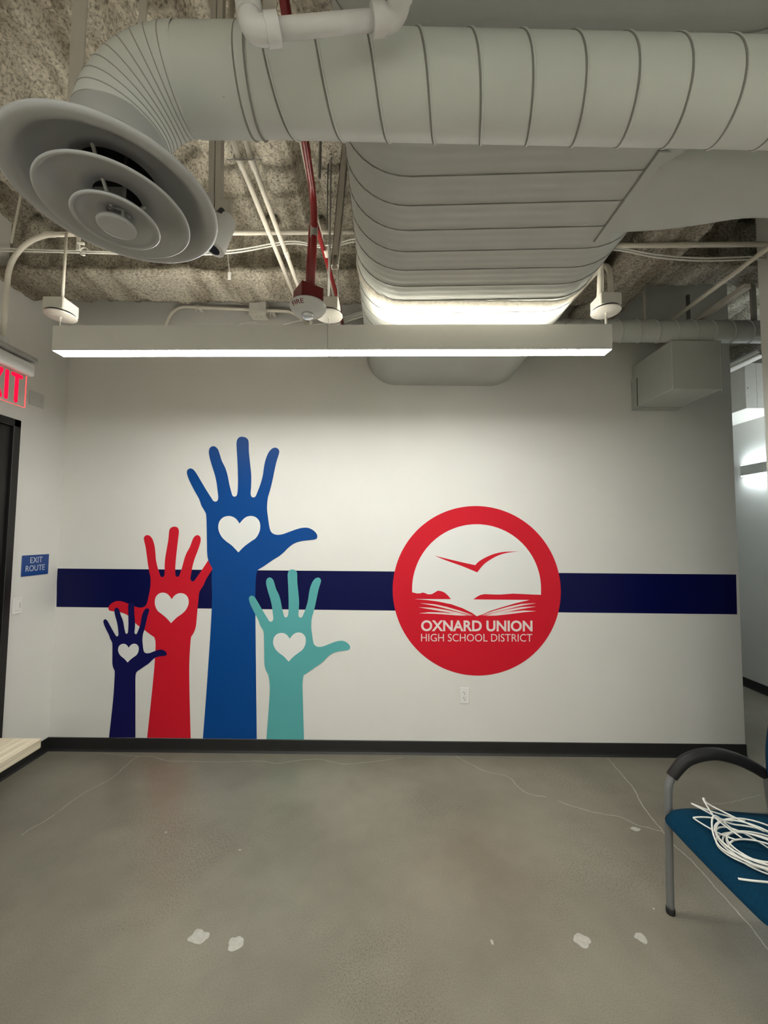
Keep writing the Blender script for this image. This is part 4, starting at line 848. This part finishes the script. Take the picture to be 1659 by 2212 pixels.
# fire strobe
fs = thing('fire_strobe', 'round white FIRE strobe on a dark red box hanging left of the oval duct', 'fire alarm', (-0.357, 1.75, 2.615))
rot = Matrix.Rotation(0.60, 3, 'Z'); fc = Vector((-0.357, 1.75, 0))
b = box(-0.052, 0.052, -0.052, 0.052, 2.628, 2.706, 0.003, 1); bmesh.ops.rotate(b, matrix=rot, verts=b.verts[:]); bmesh.ops.translate(b, vec=fc, verts=b.verts[:])
obj('back_box', b, 'redbox', fs)
obj('dome', lathe([(0, 0.020), (0.076, 0.020), (0.081, 0.016), (0.0825, 0.010), (0.080, 0.002), (0.070, -0.012), (0.052, -0.021), (0.036, -0.026), (0.029, -0.027), (0.027, -0.024), (0, -0.024)], 64, (-0.357, 1.75, 2.615)), 'dome', fs, smooth=0.9)
ln = obj('strobe_lens', lathe([(0.0275, -0.024), (0.0275, -0.033), (0.024, -0.040), (0.014, -0.044), (0, -0.045)], 32, (-0.357, 1.75, 2.615)), 'lens', fs, smooth=0.8)
obj('lens_rim', tube([(-0.357 + 0.029 * math.cos(2 * PI * k / 32), 1.75 + 0.029 * math.sin(2 * PI * k / 32), 2.587) for k in range(32)], 0.0022, 8, closed=True), 'galv', ln)
# lettering lies on the dome's near rim, read from below
def dome_place(u, v, w):
    ang = -PI / 2 - 0.46 + (u - 0.030) / 0.074          # round the rim
    rr = 0.0800 - 0.0 + 0.0 * v
    s = v / 0.017
    rr = 0.0700 + 0.0100 * s; zz = -0.012 + 0.014 * s   # up the slope of the dome
    nx = 0.82
    rr += w * nx; zz -= w * 0.57
    return (-0.357 + rr * math.cos(ang), 1.75 + rr * math.sin(ang), 2.615 + zz)
obj('lettering', text_bm('FIRE', 0.060, 0.018, dome_place, 0.0008, 0.01), 'redbox', fs, label='dark red FIRE lettering')

# strut with small cylindrical camera behind the diffuser
st = thing('hanging_strut', 'pale double strut hanging behind the round diffuser', 'strut', (-0.545, 1.2, 2.60))
for dx in (-0.0105, 0.0105):
    o = tube([(0, 0, 0), (0, 0, 1)], 0.01, 4); o.free()
    b = box(-0.0095 + dx, 0.0095 + dx, -0.012, 0.012, 0, 1.04, 0.001, 1)
    for v in b.verts: v.co = Vector((-0.541 + v.co.x - 0.022 * v.co.z, 1.20 + v.co.y, 2.575 + v.co.z))
    obj('channel', b, 'strut', st)
cm = thing('cylinder_camera', 'pale cylindrical housing with dark round lens beside the round diffuser', 'camera', (-0.515, 1.2, 2.50))
ax = Vector((-0.28, -0.12, -0.95)).normalized()
c0 = Vector((-0.505, 1.195, 2.585)); c1 = c0 + ax * 0.115
obj('barrel', tube([c0 - ax * 0.004, c0, c0 + ax * 0.008, c1 - ax * 0.008, c1, c1 + ax * 0.002], 0.034, 32, rfun=lambda f: [0.022, 0.028, 0.032, 0.034, 0.033, 0.030][round(f * 5)]), 'housing', cm, smooth=0.7)
obj('lens', tube([c1 + ax * 0.001, c1 + ax * 0.004], 0.020, 28), 'darklens', cm)
obj('bracket', box(-0.530, -0.492, 1.187, 1.213, 2.575, 2.645, 0.004, 1), 'strut', cm)
obj('hinge_knob', tube([(-0.530, 1.186, 2.588), (-0.505, 1.160, 2.580)], 0.009, 12), 'slot', cm)

# channel end hanging beside the oval duct
ch = thing('strut_channel', 'leaning grey strut channel with open lower end left of the oval duct', 'strut', (-0.26, 1.9, 2.92))
cbm = bmesh.new()
for x0, x1, y0, y1 in ((-0.017, -0.0145, -0.017, 0.017), (0.0145, 0.017, -0.017, 0.017), (-0.017, 0.017, 0.0145, 0.017), (-0.017, -0.008, -0.017, -0.0145), (0.008, 0.017, -0.017, -0.0145)):
    box(x0, x1, y0, y1, 0, 0.70, bm=cbm)
for v in cbm.verts: v.co = Vector((-0.259 + v.co.x + 0.070 * v.co.z, 1.90 + v.co.y, 2.918 + v.co.z))
obj('channel', cbm, 'strut', ch)
bm_ = box(-0.0145, 0.0145, -0.0172, -0.0165, 0.05, 0.68)
for v in bm_.verts: v.co = Vector((-0.259 + v.co.x + 0.070 * v.co.z, 1.90 + v.co.y, 2.918 + v.co.z))
obj('cover_strip', bm_, 'strut', ch)

# thin paired cables under the beam
def wires(name, rows, r, label):
    t = thing(name, label, 'cable', rows[0][0])
    for k, p in enumerate(rows): obj('wire', tube(cr(p, 6), r, 8), 'cable', t, smooth=True)
    return t
wires('cable_pair', [[(-2.44, 2.15, 3.195), (-1.87, 2.15, 3.176), (-1.25, 2.15, 3.168), (-0.88, 2.15, 3.184), (-0.56, 2.15, 3.240), (-0.40, 2.15, 3.220), (-0.30, 2.15, 3.222), (-0.20, 2.15, 3.255), (-0.05, 2.15, 3.27)],
                    [(-2.44, 2.16, 3.180), (-1.87, 2.15, 3.166), (-1.25, 2.155, 3.160), (-0.88, 2.155, 3.172), (-0.56, 2.155, 3.230), (-0.40, 2.155, 3.212), (-0.30, 2.155, 3.212), (-0.20, 2.155, 3.243), (-0.05, 2.155, 3.26)]], 0.0042, 'two thin white cables strung along under the horizontal conduit at the left')
wires('cable_pair', [[(1.0, 2.15, 3.24), (1.307, 2.15, 3.214), (1.51, 2.15, 3.178), (1.77, 2.15, 3.160), (2.12, 2.15, 3.175)],
                    [(1.0, 2.15, 3.23), (1.307, 2.155, 3.205), (1.51, 2.155, 3.166), (1.77, 2.155, 3.148), (2.12, 2.155, 3.162)]], 0.0045, 'two thin white cables sagging below the conduit right of the oval duct')
hk = thing('cable_hook', 'small white bracket with hook holding the cable pair beside the left canopy rod', 'hook', (-1.668, 2.08, 3.17))
obj('bracket', box(-1.679, -1.659, 2.06, 2.066, 3.115, 3.19, 0.001, 1), 'white', hk)
obj('hook', tube([(-1.665 + 0.022 * math.cos(a * PI / 10), 2.10, 3.135 + 0.022 * math.sin(a * PI / 10)) for a in range(0, 17)], 0.005, 8), 'white', hk, smooth=True)
obj('bolt', tube([(-1.66, 2.05, 3.148), (-1.628, 2.05, 3.140)], 0.008, 8), 'white', hk)
cable('thin_rod', [(-2.03, 2.06, 3.15), (-1.965, 2.06, 3.62)], 0.006, 'conduit', 'thin pale rod from the conduit bend up to the ceiling near the left wall', 'rod')
tg = thing('cable_tag', 'tiny white tag dangling below the round diffuser', 'tag', (-0.90, 2.2, 3.06))
obj('card', box(-0.912, -0.894, 2.199, 2.2015, 3.045, 3.092, 0.001, 1), 'plate', tg)
obj('string', tube([(-0.903, 2.2, 3.09), (-0.900, 2.158, 3.170)], 0.001, 5), 'plate', tg)

# cables along the back wall by the strobe
cable('loose_cable', cr([(-0.98, 2.93, 3.20), (-1.13, 2.93, 3.17), (-1.18, 2.95, 3.09), (-1.20, 2.995, 3.03)], 6), 0.004, 'cable', 'thin white cable curving down from the junction box')
cable('loose_cable', cr([(-0.35, 2.9, 3.22), (-0.60, 2.9, 3.20), (-0.80, 2.9, 3.15), (-0.96, 2.95, 3.06), (-1.02, 2.995, 3.01)], 6), 0.006, 'cable', 'upper white cable fanning left behind the fire strobe')
cable('loose_cable', cr([(-0.35, 2.88, 3.17), (-0.55, 2.88, 3.15), (-0.75, 2.90, 3.09), (-0.90, 2.995, 3.03)], 6), 0.006, 'cable', 'middle white cable fanning left behind the fire strobe')
cable('loose_cable', cr([(-0.35, 2.86, 3.14), (-0.50, 2.86, 3.125), (-0.66, 2.89, 3.085), (-0.80, 2.995, 3.03)], 6), 0.006, 'cable', 'lower white cable fanning left behind the fire strobe')
wires('cable_bundle', [[(-0.40, 2.80, 3.10 + k * 0.017), (-0.25, 2.80, 3.15 + k * 0.017), (-0.10, 2.78, 3.19 + k * 0.017)] for k in range(3)], 0.0075, 'three parallel white pipes between the middle canopy and the oval duct')
dv = thing('wall_device', 'tiny white fitting on the back wall just above the pendant light', 'fitting', (-1.09, 2.98, 3.14))
obj('body', box(-1.112, -1.072, 2.965, 3.0, 3.125, 3.160, 0.004, 1), 'white', dv)
obj('stem', tube([(-1.092, 2.975, 3.16), (-1.092, 2.975, 3.20)], 0.007, 8), 'white', dv)

# right canopy's conduits, braces and hangers
conduit('conduit', [(1.112, 2.02, 2.8445), (1.130, 2.02, 3.185), (1.145, 2.02, 3.62)], 0.0135, 'conduit', 'upright white conduit left of the thin rod over the right canopy', rad=0.06)
conduit('conduit', [(1.180, 2.03, 2.8445), (1.172, 2.03, 3.068), (1.120, 2.95, 3.068)], 0.0135, 'conduit', 'white conduit hooking over from the right canopy towards the back wall', rad=0.09)
conduit('conduit', [(1.97, 1.7, 3.10), (1.978, 2.96, 3.10)], 0.0135, 'conduit', 'pale conduit slanting from the upper right down behind the slim spiral duct')
solo('diagonal_strut', box(2.085, 2.125, 2.25, 2.99, 3.052, 3.082, 0.002, 1), 'strut', 'grey strut beside the wall end running back over the slim spiral duct', 'strut')
solo('vertical_strut', box(2.44, 2.475, 2.585, 2.60, 3.045, 3.66, 0.002, 1), 'strut', 'grey upright strut holding the right end of the slim spiral duct', 'strut')
cable('hanger_rod', [(1.80, 2.70, 2.95), (1.80, 2.70, 3.62)], 0.009, 'strut', 'dim grey rod above the middle of the slim spiral duct', 'rod')
cable('hanger_rod', [(2.12, 2.72, 2.95), (2.12, 2.72, 3.30)], 0.012, 'rod', 'short dark rod above the box duct', 'rod')

# ================================================================== EXIT SIGN
ex = thing('exit_sign', 'edge-lit hanging EXIT sign with glowing red letters at the left wall', 'exit sign', (-2.03, 2.05, 2.28))
def rbar(y0, y1, x0, x1, z0, z1, b): return box(x0, x1, y0, y1, z0, z1, b, 4)
obj('canopy', rbar(1.885, 2.215, -2.075, -1.985, 2.555, 2.580, 0.003), 'galv', ex)
obj('stem_cap', box(-2.05, -2.01, 2.03, 2.07, 2.578, 2.625, 0.004, 1), 'housing', ex)
obj('top_bar', rbar(1.865, 2.228, -2.058, -2.004, 2.472, 2.553, 0.018), 'housing', ex, smooth=0.5)
gp = obj('sign_panel', box(-2.034, -2.028, 1.895, 2.196, 2.292, 2.474), 'acrylic', ex, label='clear acrylic panel')
for nm_, bx_ in (('lit_edge', (-2.034, -2.028, 2.1965, 2.1995, 2.292, 2.474)), ('lit_edge', (-2.034, -2.028, 1.8915, 1.8945, 2.292, 2.474)), ('lit_edge', (-2.0335, -2.0285, 1.895, 2.196, 2.2898, 2.2916))):
    obj(nm_, box(*bx_), 'glowedge', ex)
letters = []
def stroke(p, q, w):
    """rounded bar between two points of the letter plane (y, z)"""
    P, Q = Vector((p[0], p[1], 0)), Vector((q[0], q[1], 0)); d = (Q - P).normalized(); n = Vector((-d.y, d.x, 0)) * w
    a0 = math.atan2(n.y, n.x); out = []
    for k in range(9): an = a0 + PI * k / 8; out.append((P.x + w * math.cos(an), P.y + w * math.sin(an)))
    for k in range(9): an = a0 + PI + PI * k / 8; out.append((Q.x + w * math.cos(an), Q.y + w * math.sin(an)))
    return out
LW = 0.0108; zb_, zt_ = 2.312, 2.452
LET = {'E': [((1.925, zb_), (1.925, zt_)), ((1.925, zt_), (1.965, zt_)), ((1.925, (zb_ + zt_) / 2), (1.958, (zb_ + zt_) / 2)), ((1.925, zb_), (1.965, zb_))],
       'X': [((1.992, zb_), (2.050, zt_)), ((1.992, zt_), (2.050, zb_))], 'I': [((2.082, zb_), (2.082, zt_))],
       'T': [((2.139, zb_), (2.139, zt_)), ((2.115, zt_), (2.163, zt_))]}
for ch_, strokes in LET.items():
    b = bmesh.new()
    for i, (p, q) in enumerate(strokes):
        join(b, prism(stroke(p, q, LW), lambda u, v, w, i=i: (-2.0279 + w + 0.0001 * i, u, v), 0.0012))
    obj('letter', b, 'glow', ex, label='glowing red letter ' + ch_)

# ================================================================== CORRIDOR BEYOND THE WALL END
cl = thing('wall_light', 'slim linear light on the corridor wall beyond the right end of the white wall', 'wall light', (3.85, 3.6, 2.24))
obj('housing', box(3.835, 3.899, 2.9, 4.28, 2.262, 2.372, 0.003, 1), 'housing', cl)
obj('lower_lens', box(3.840, 3.894, 2.905, 4.275, 2.252, 2.264), 'corr', cl, label='glowing lower lens')
obj('upper_lens', box(3.840, 3.894, 2.905, 4.275, 2.370, 2.376), 'corr', cl, label='glowing upper lens')
cd = thing('corridor_duct', 'bright white rectangular duct overhead in the corridor at the right edge', 'duct', (3.69, 5.0, 2.85))
obj('duct_body', box(3.49, 3.898, 3.80, 6.4, 2.85, 3.30, 0.003, 1), 'white', cd)
for x_ in (3.60, 3.72): obj('seam', box(x_ - 0.0012, x_ + 0.0012, 3.798, 3.80, 2.855, 3.295), 'greybox', cd)
obj('screw', lathe([(0, 0), (0.006, 0), (0.004, 0.003), (0, 0.003)], 10, (3.51, 3.797, 3.05), 'Y'), 'slot', cd)
tr = thing('cable_tray', 'grey overhead rail with two white edges hanging in the corridor', 'cable tray', (3.09, 4.2, 3.09))
obj('channel', box(3.075, 3.135, 3.22, 5.2, 3.115, 3.155, 0.002, 1), 'strut', tr)
for z_ in (3.100, 3.122): obj('edge_strip', box(3.066, 3.074, 3.20, 5.2, z_, z_ + 0.007), 'white', tr, label='bright white edge strip')
obj('lower_flange', box(3.074, 3.135, 3.20, 5.2, 3.098, 3.104), 'strut', tr)
for y_ in (3.55, 4.6): obj('hanger', box(3.085, 3.110, y_, y_ + 0.03, 3.155, 3.66), 'strut', tr)

# ================================================================== TABLE
tb = thing('table', 'pale wood-grain table whose corner shows at the left edge', 'table', (-1.85, 1.0, 0))
obj('tabletop', box(-2.30, -1.402, 0.30, 1.682, 0.712, 0.750, 0.002, 1), 'wood', tb)
for x_ in (-2.18, -1.92):
    for y_ in (0.45, 1.42): obj('leg', box(x_ - 0.025, x_ + 0.025, y_ - 0.025, y_ + 0.025, 0, 0.712, 0.003, 1), 'tabledark', tb)

# ================================================================== CHAIR
cx0 = 1.230
chr_ = thing('stacking_chair', 'teal blue upholstered armchair with grey tube legs at the right edge', 'chair', (1.45, 1.53, 0))
def seat_bm():
    b = bmesh.new(); nx, ny = 26, 26; x0, x1, y0, y1 = 1.190, 1.700, 1.268, 1.782
    top, bot = [], []
    def sq(u, v):
        """square to rounded square"""
        k = 0.86
        return u, v
    for j in range(ny + 1):
        rt, rbm = [], []
        for i in range(nx + 1):
            u, v = -1 + 2 * i / nx, -1 + 2 * j / ny
            # rounded plan corners
            uu, vv = u, v
            d = max(0, abs(u) - 0.80) / 0.20, max(0, abs(v) - 0.80) / 0.20
            L = math.hypot(*d)
            if L > 0:
                m_ = max(d); f = m_ / L if L > 0 else 1
                uu = math.copysign(min(abs(u), 0.80) + d[0] * f * 0.20, u); vv = math.copysign(min(abs(v), 0.80) + d[1] * f * 0.20, v)
                e = min(1, m_)
            else: e = 0
            x = (x0 + x1) / 2 + uu * (x1 - x0) / 2; y = (y0 + y1) / 2 + vv * (y1 - y0) / 2
            h = 0.032 * math.sqrt(max(0, 1 - e * e))
            dish = -0.014 * (1 - min(1, (abs(vv) / 0.9) ** 2)) * (0.4 + 0.6 * min(1, (1 + uu)))
            fr_ = -0.030 * max(0, (-0.45 - uu) / 0.55) ** 2     # waterfall front
            tilt_ = -0.034 * (uu + 1) / 2
            zc = 0.432 + fr_ + tilt_
            rt.append(b.verts.new((x, y, zc + h + dish))); rbm.append(b.verts.new((x, y, zc - 0.8 * h)))
        top.append(rt); bot.append(rbm)
    for j in range(ny):
        for i in range(nx):
            b.faces.new((top[j][i], top[j][i + 1], top[j + 1][i + 1], top[j + 1][i])); b.faces.new((bot[j][i], bot[j + 1][i], bot[j + 1][i + 1], bot[j][i + 1]))
    for i in range(nx):
        b.faces.new((top[0][i], bot[0][i], bot[0][i + 1], top[0][i + 1])); b.faces.new((top[ny][i], top[ny][i + 1], bot[ny][i + 1], bot[ny][i]))
        b.faces.new((top[i][0], top[i + 1][0], bot[i + 1][0], bot[i][0])); b.faces.new((top[i][nx], bot[i][nx], bot[i + 1][nx], top[i + 1][nx]))
    bmesh.ops.remove_doubles(b, verts=b.verts[:], dist=1e-4); bmesh.ops.recalc_face_normals(b, faces=b.faces[:]); return b
obj('seat', seat_bm(), 'fabric', chr_, smooth=True)
def back_bm():
    b = bmesh.new(); ny, nz = 24, 24; F, K = [], []
    for j in range(nz + 1):
        rf, rk = [], []
        for i in range(ny + 1):
            u, v = -1 + 2 * i / ny, -1 + 2 * j / nz
            d = max(0, abs(u) - 0.72) / 0.28, max(0, abs(v) - 0.72) / 0.28; L = math.hypot(*d); e = 0; uu, vv = u, v
            if L > 0:
                m_ = max(d); f = m_ / L; e = m_
                uu = math.copysign(min(abs(u), 0.72) + d[0] * f * 0.28, u); vv = math.copysign(min(abs(v), 0.72) + d[1] * f * 0.28, v)
            y = 1.525 + uu * 0.262 * (1 - 0.10 * (vv < 0) * vv * vv); z = 0.735 + vv * 0.20
            x = 1.640 + 0.17 * (z - 0.57) + 0.03 * (1 - uu * uu) + 0.012 * vv * vv
            h = 0.022 * math.sqrt(max(0, 1 - e * e))
            rf.append(b.verts.new((x - h, y, z))); rk.append(b.verts.new((x + h * 0.9, y, z)))
        F.append(rf); K.append(rk)
    for j in range(nz):
        for i in range(ny):
            b.faces.new((F[j][i], F[j + 1][i], F[j + 1][i + 1], F[j][i + 1])); b.faces.new((K[j][i], K[j][i + 1], K[j + 1][i + 1], K[j + 1][i]))
    bmesh.ops.remove_doubles(b, verts=b.verts[:], dist=1e-4); bmesh.ops.recalc_face_normals(b, faces=b.faces[:]); return b
obj('backrest', back_bm(), 'fabric', chr_, smooth=True)
for s, yy in ((1, 1.790), (-1, 1.262)):
    path = cr([(1.232, yy, 0.02), (1.234, yy, 0.25), (1.236, yy, 0.46), (1.243, yy, 0.535), (1.272, yy, 0.585), (1.330, yy, 0.637), (1.435, yy, 0.660), (1.535, yy, 0.640), (1.610, yy, 0.606), (1.655, yy, 0.578)], 8)
    n = len(path); k0 = int(n * 0.385)
    obj('front_leg', tube(path, 0.0150, 16), 'leg', chr_, smooth=True)
    pad = [Vector(p) for p in path[k0:]]
    obj('arm_pad', tube([pad[0] - (pad[1] - pad[0]) * 0.02] + pad, 0.0225, 18, rfun=lambda f: 0.0175 if f < 0.001 else 0.0215 + 0.004 * math.sin(PI * f)), 'armpad', chr_, smooth=0.9, label='black arm pad')
    obj('rear_leg', tube(cr([(1.745, yy, 0.02), (1.700, yy, 0.30), (1.672, yy, 0.50), (1.675, yy, 0.60), (1.715, yy - s * 0.03, 0.82)], 8), 0.0145, 14), 'leg', chr_, smooth=True)
    for xx in (1.232, 1.745): obj('foot_cap', lathe([(0, 0), (0.0165, 0), (0.0175, 0.004), (0.0170, 0.022), (0.0150, 0.024), (0, 0.024)], 18, (xx, yy, 0)), 'rubber', chr_, smooth=0.8, label='black rubber foot')
    obj('side_rail', tube([(1.236, yy, 0.418), (1.69, yy, 0.405)], 0.010, 10), 'leg', chr_, smooth=True)
for xx in (1.30, 1.62): obj('cross_rail', tube([(xx, 1.262, 0.402), (xx, 1.790, 0.402)], 0.010, 10), 'leg', chr_, smooth=True)

# coil of cable on the seat
cc = thing('cable_coil', 'loose coil of white cable lying on the teal chair seat', 'cable coil', (1.36, 1.53, 0.46))
rnd = random.Random(11)
pts = []
turns = 9; N = 18
for i in range(turns * N):
    a = 2 * PI * i / N; t = i // N
    if i % N == 0: j1, j2, ra_, rb2, ph = rnd.uniform(-0.03, 0.03), rnd.uniform(-0.03, 0.03), rnd.uniform(0.060, 0.145), rnd.uniform(0.055, 0.130), rnd.uniform(-0.6, 0.6)
    if i % N == 0: prev = (j1, j2, ra_, rb2, ph) if i == 0 else cur
    cur = (j1, j2, ra_, rb2, ph); w_ = (i % N) / N
    q = [prev[k] * (1 - w_) + cur[k] * w_ for k in range(5)]
    ex_, ey_ = q[2] * math.cos(a), q[3] * math.sin(a)
    x = 1.385 + q[0] + ex_ * math.cos(q[4]) - ey_ * math.sin(q[4]); y = 1.525 + q[1] + ex_ * math.sin(q[4]) + ey_ * math.cos(q[4])
    z = 0.447 + 0.0034 * t + 0.010 * abs(math.sin(a * 0.5 + t)) + (0.055 * max(0, math.cos(a - 2.3)) ** 6 if t in (4, 9) else 0)
    pts.append((x, y, z))
obj('coils', tube(cr(pts, 3), 0.0030, 8), 'cable', cc, smooth=True)
obj('loose_loop', tube(cr([(1.40, 1.66, 0.467), (1.33, 1.675, 0.470), (1.272, 1.682, 0.466), (1.262, 1.672, 0.464), (1.29, 1.60, 0.466), (1.32, 1.55, 0.475)], 6), 0.0030, 8), 'cable', cc, smooth=True)
obj('loose_loop', tube(cr([(1.45, 1.66, 0.470), (1.36, 1.70, 0.475), (1.305, 1.735, 0.482), (1.300, 1.725, 0.486), (1.34, 1.66, 0.480), (1.36, 1.60, 0.470)], 6), 0.0030, 8), 'cable', cc, smooth=True)
obj('loose_loop', tube(cr([(1.47, 1.60, 0.472), (1.35, 1.70, 0.50), (1.325, 1.705, 0.525), (1.318, 1.695, 0.520), (1.32, 1.64, 0.49), (1.35, 1.56, 0.475)], 6), 0.0030, 8), 'cable', cc, smooth=True)
obj('loose_end', tube(cr([(1.210, 1.420, 0.444), (1.26, 1.405, 0.449), (1.34, 1.395, 0.455), (1.45, 1.42, 0.460)], 6), 0.0034, 8), 'cable', cc, smooth=True)
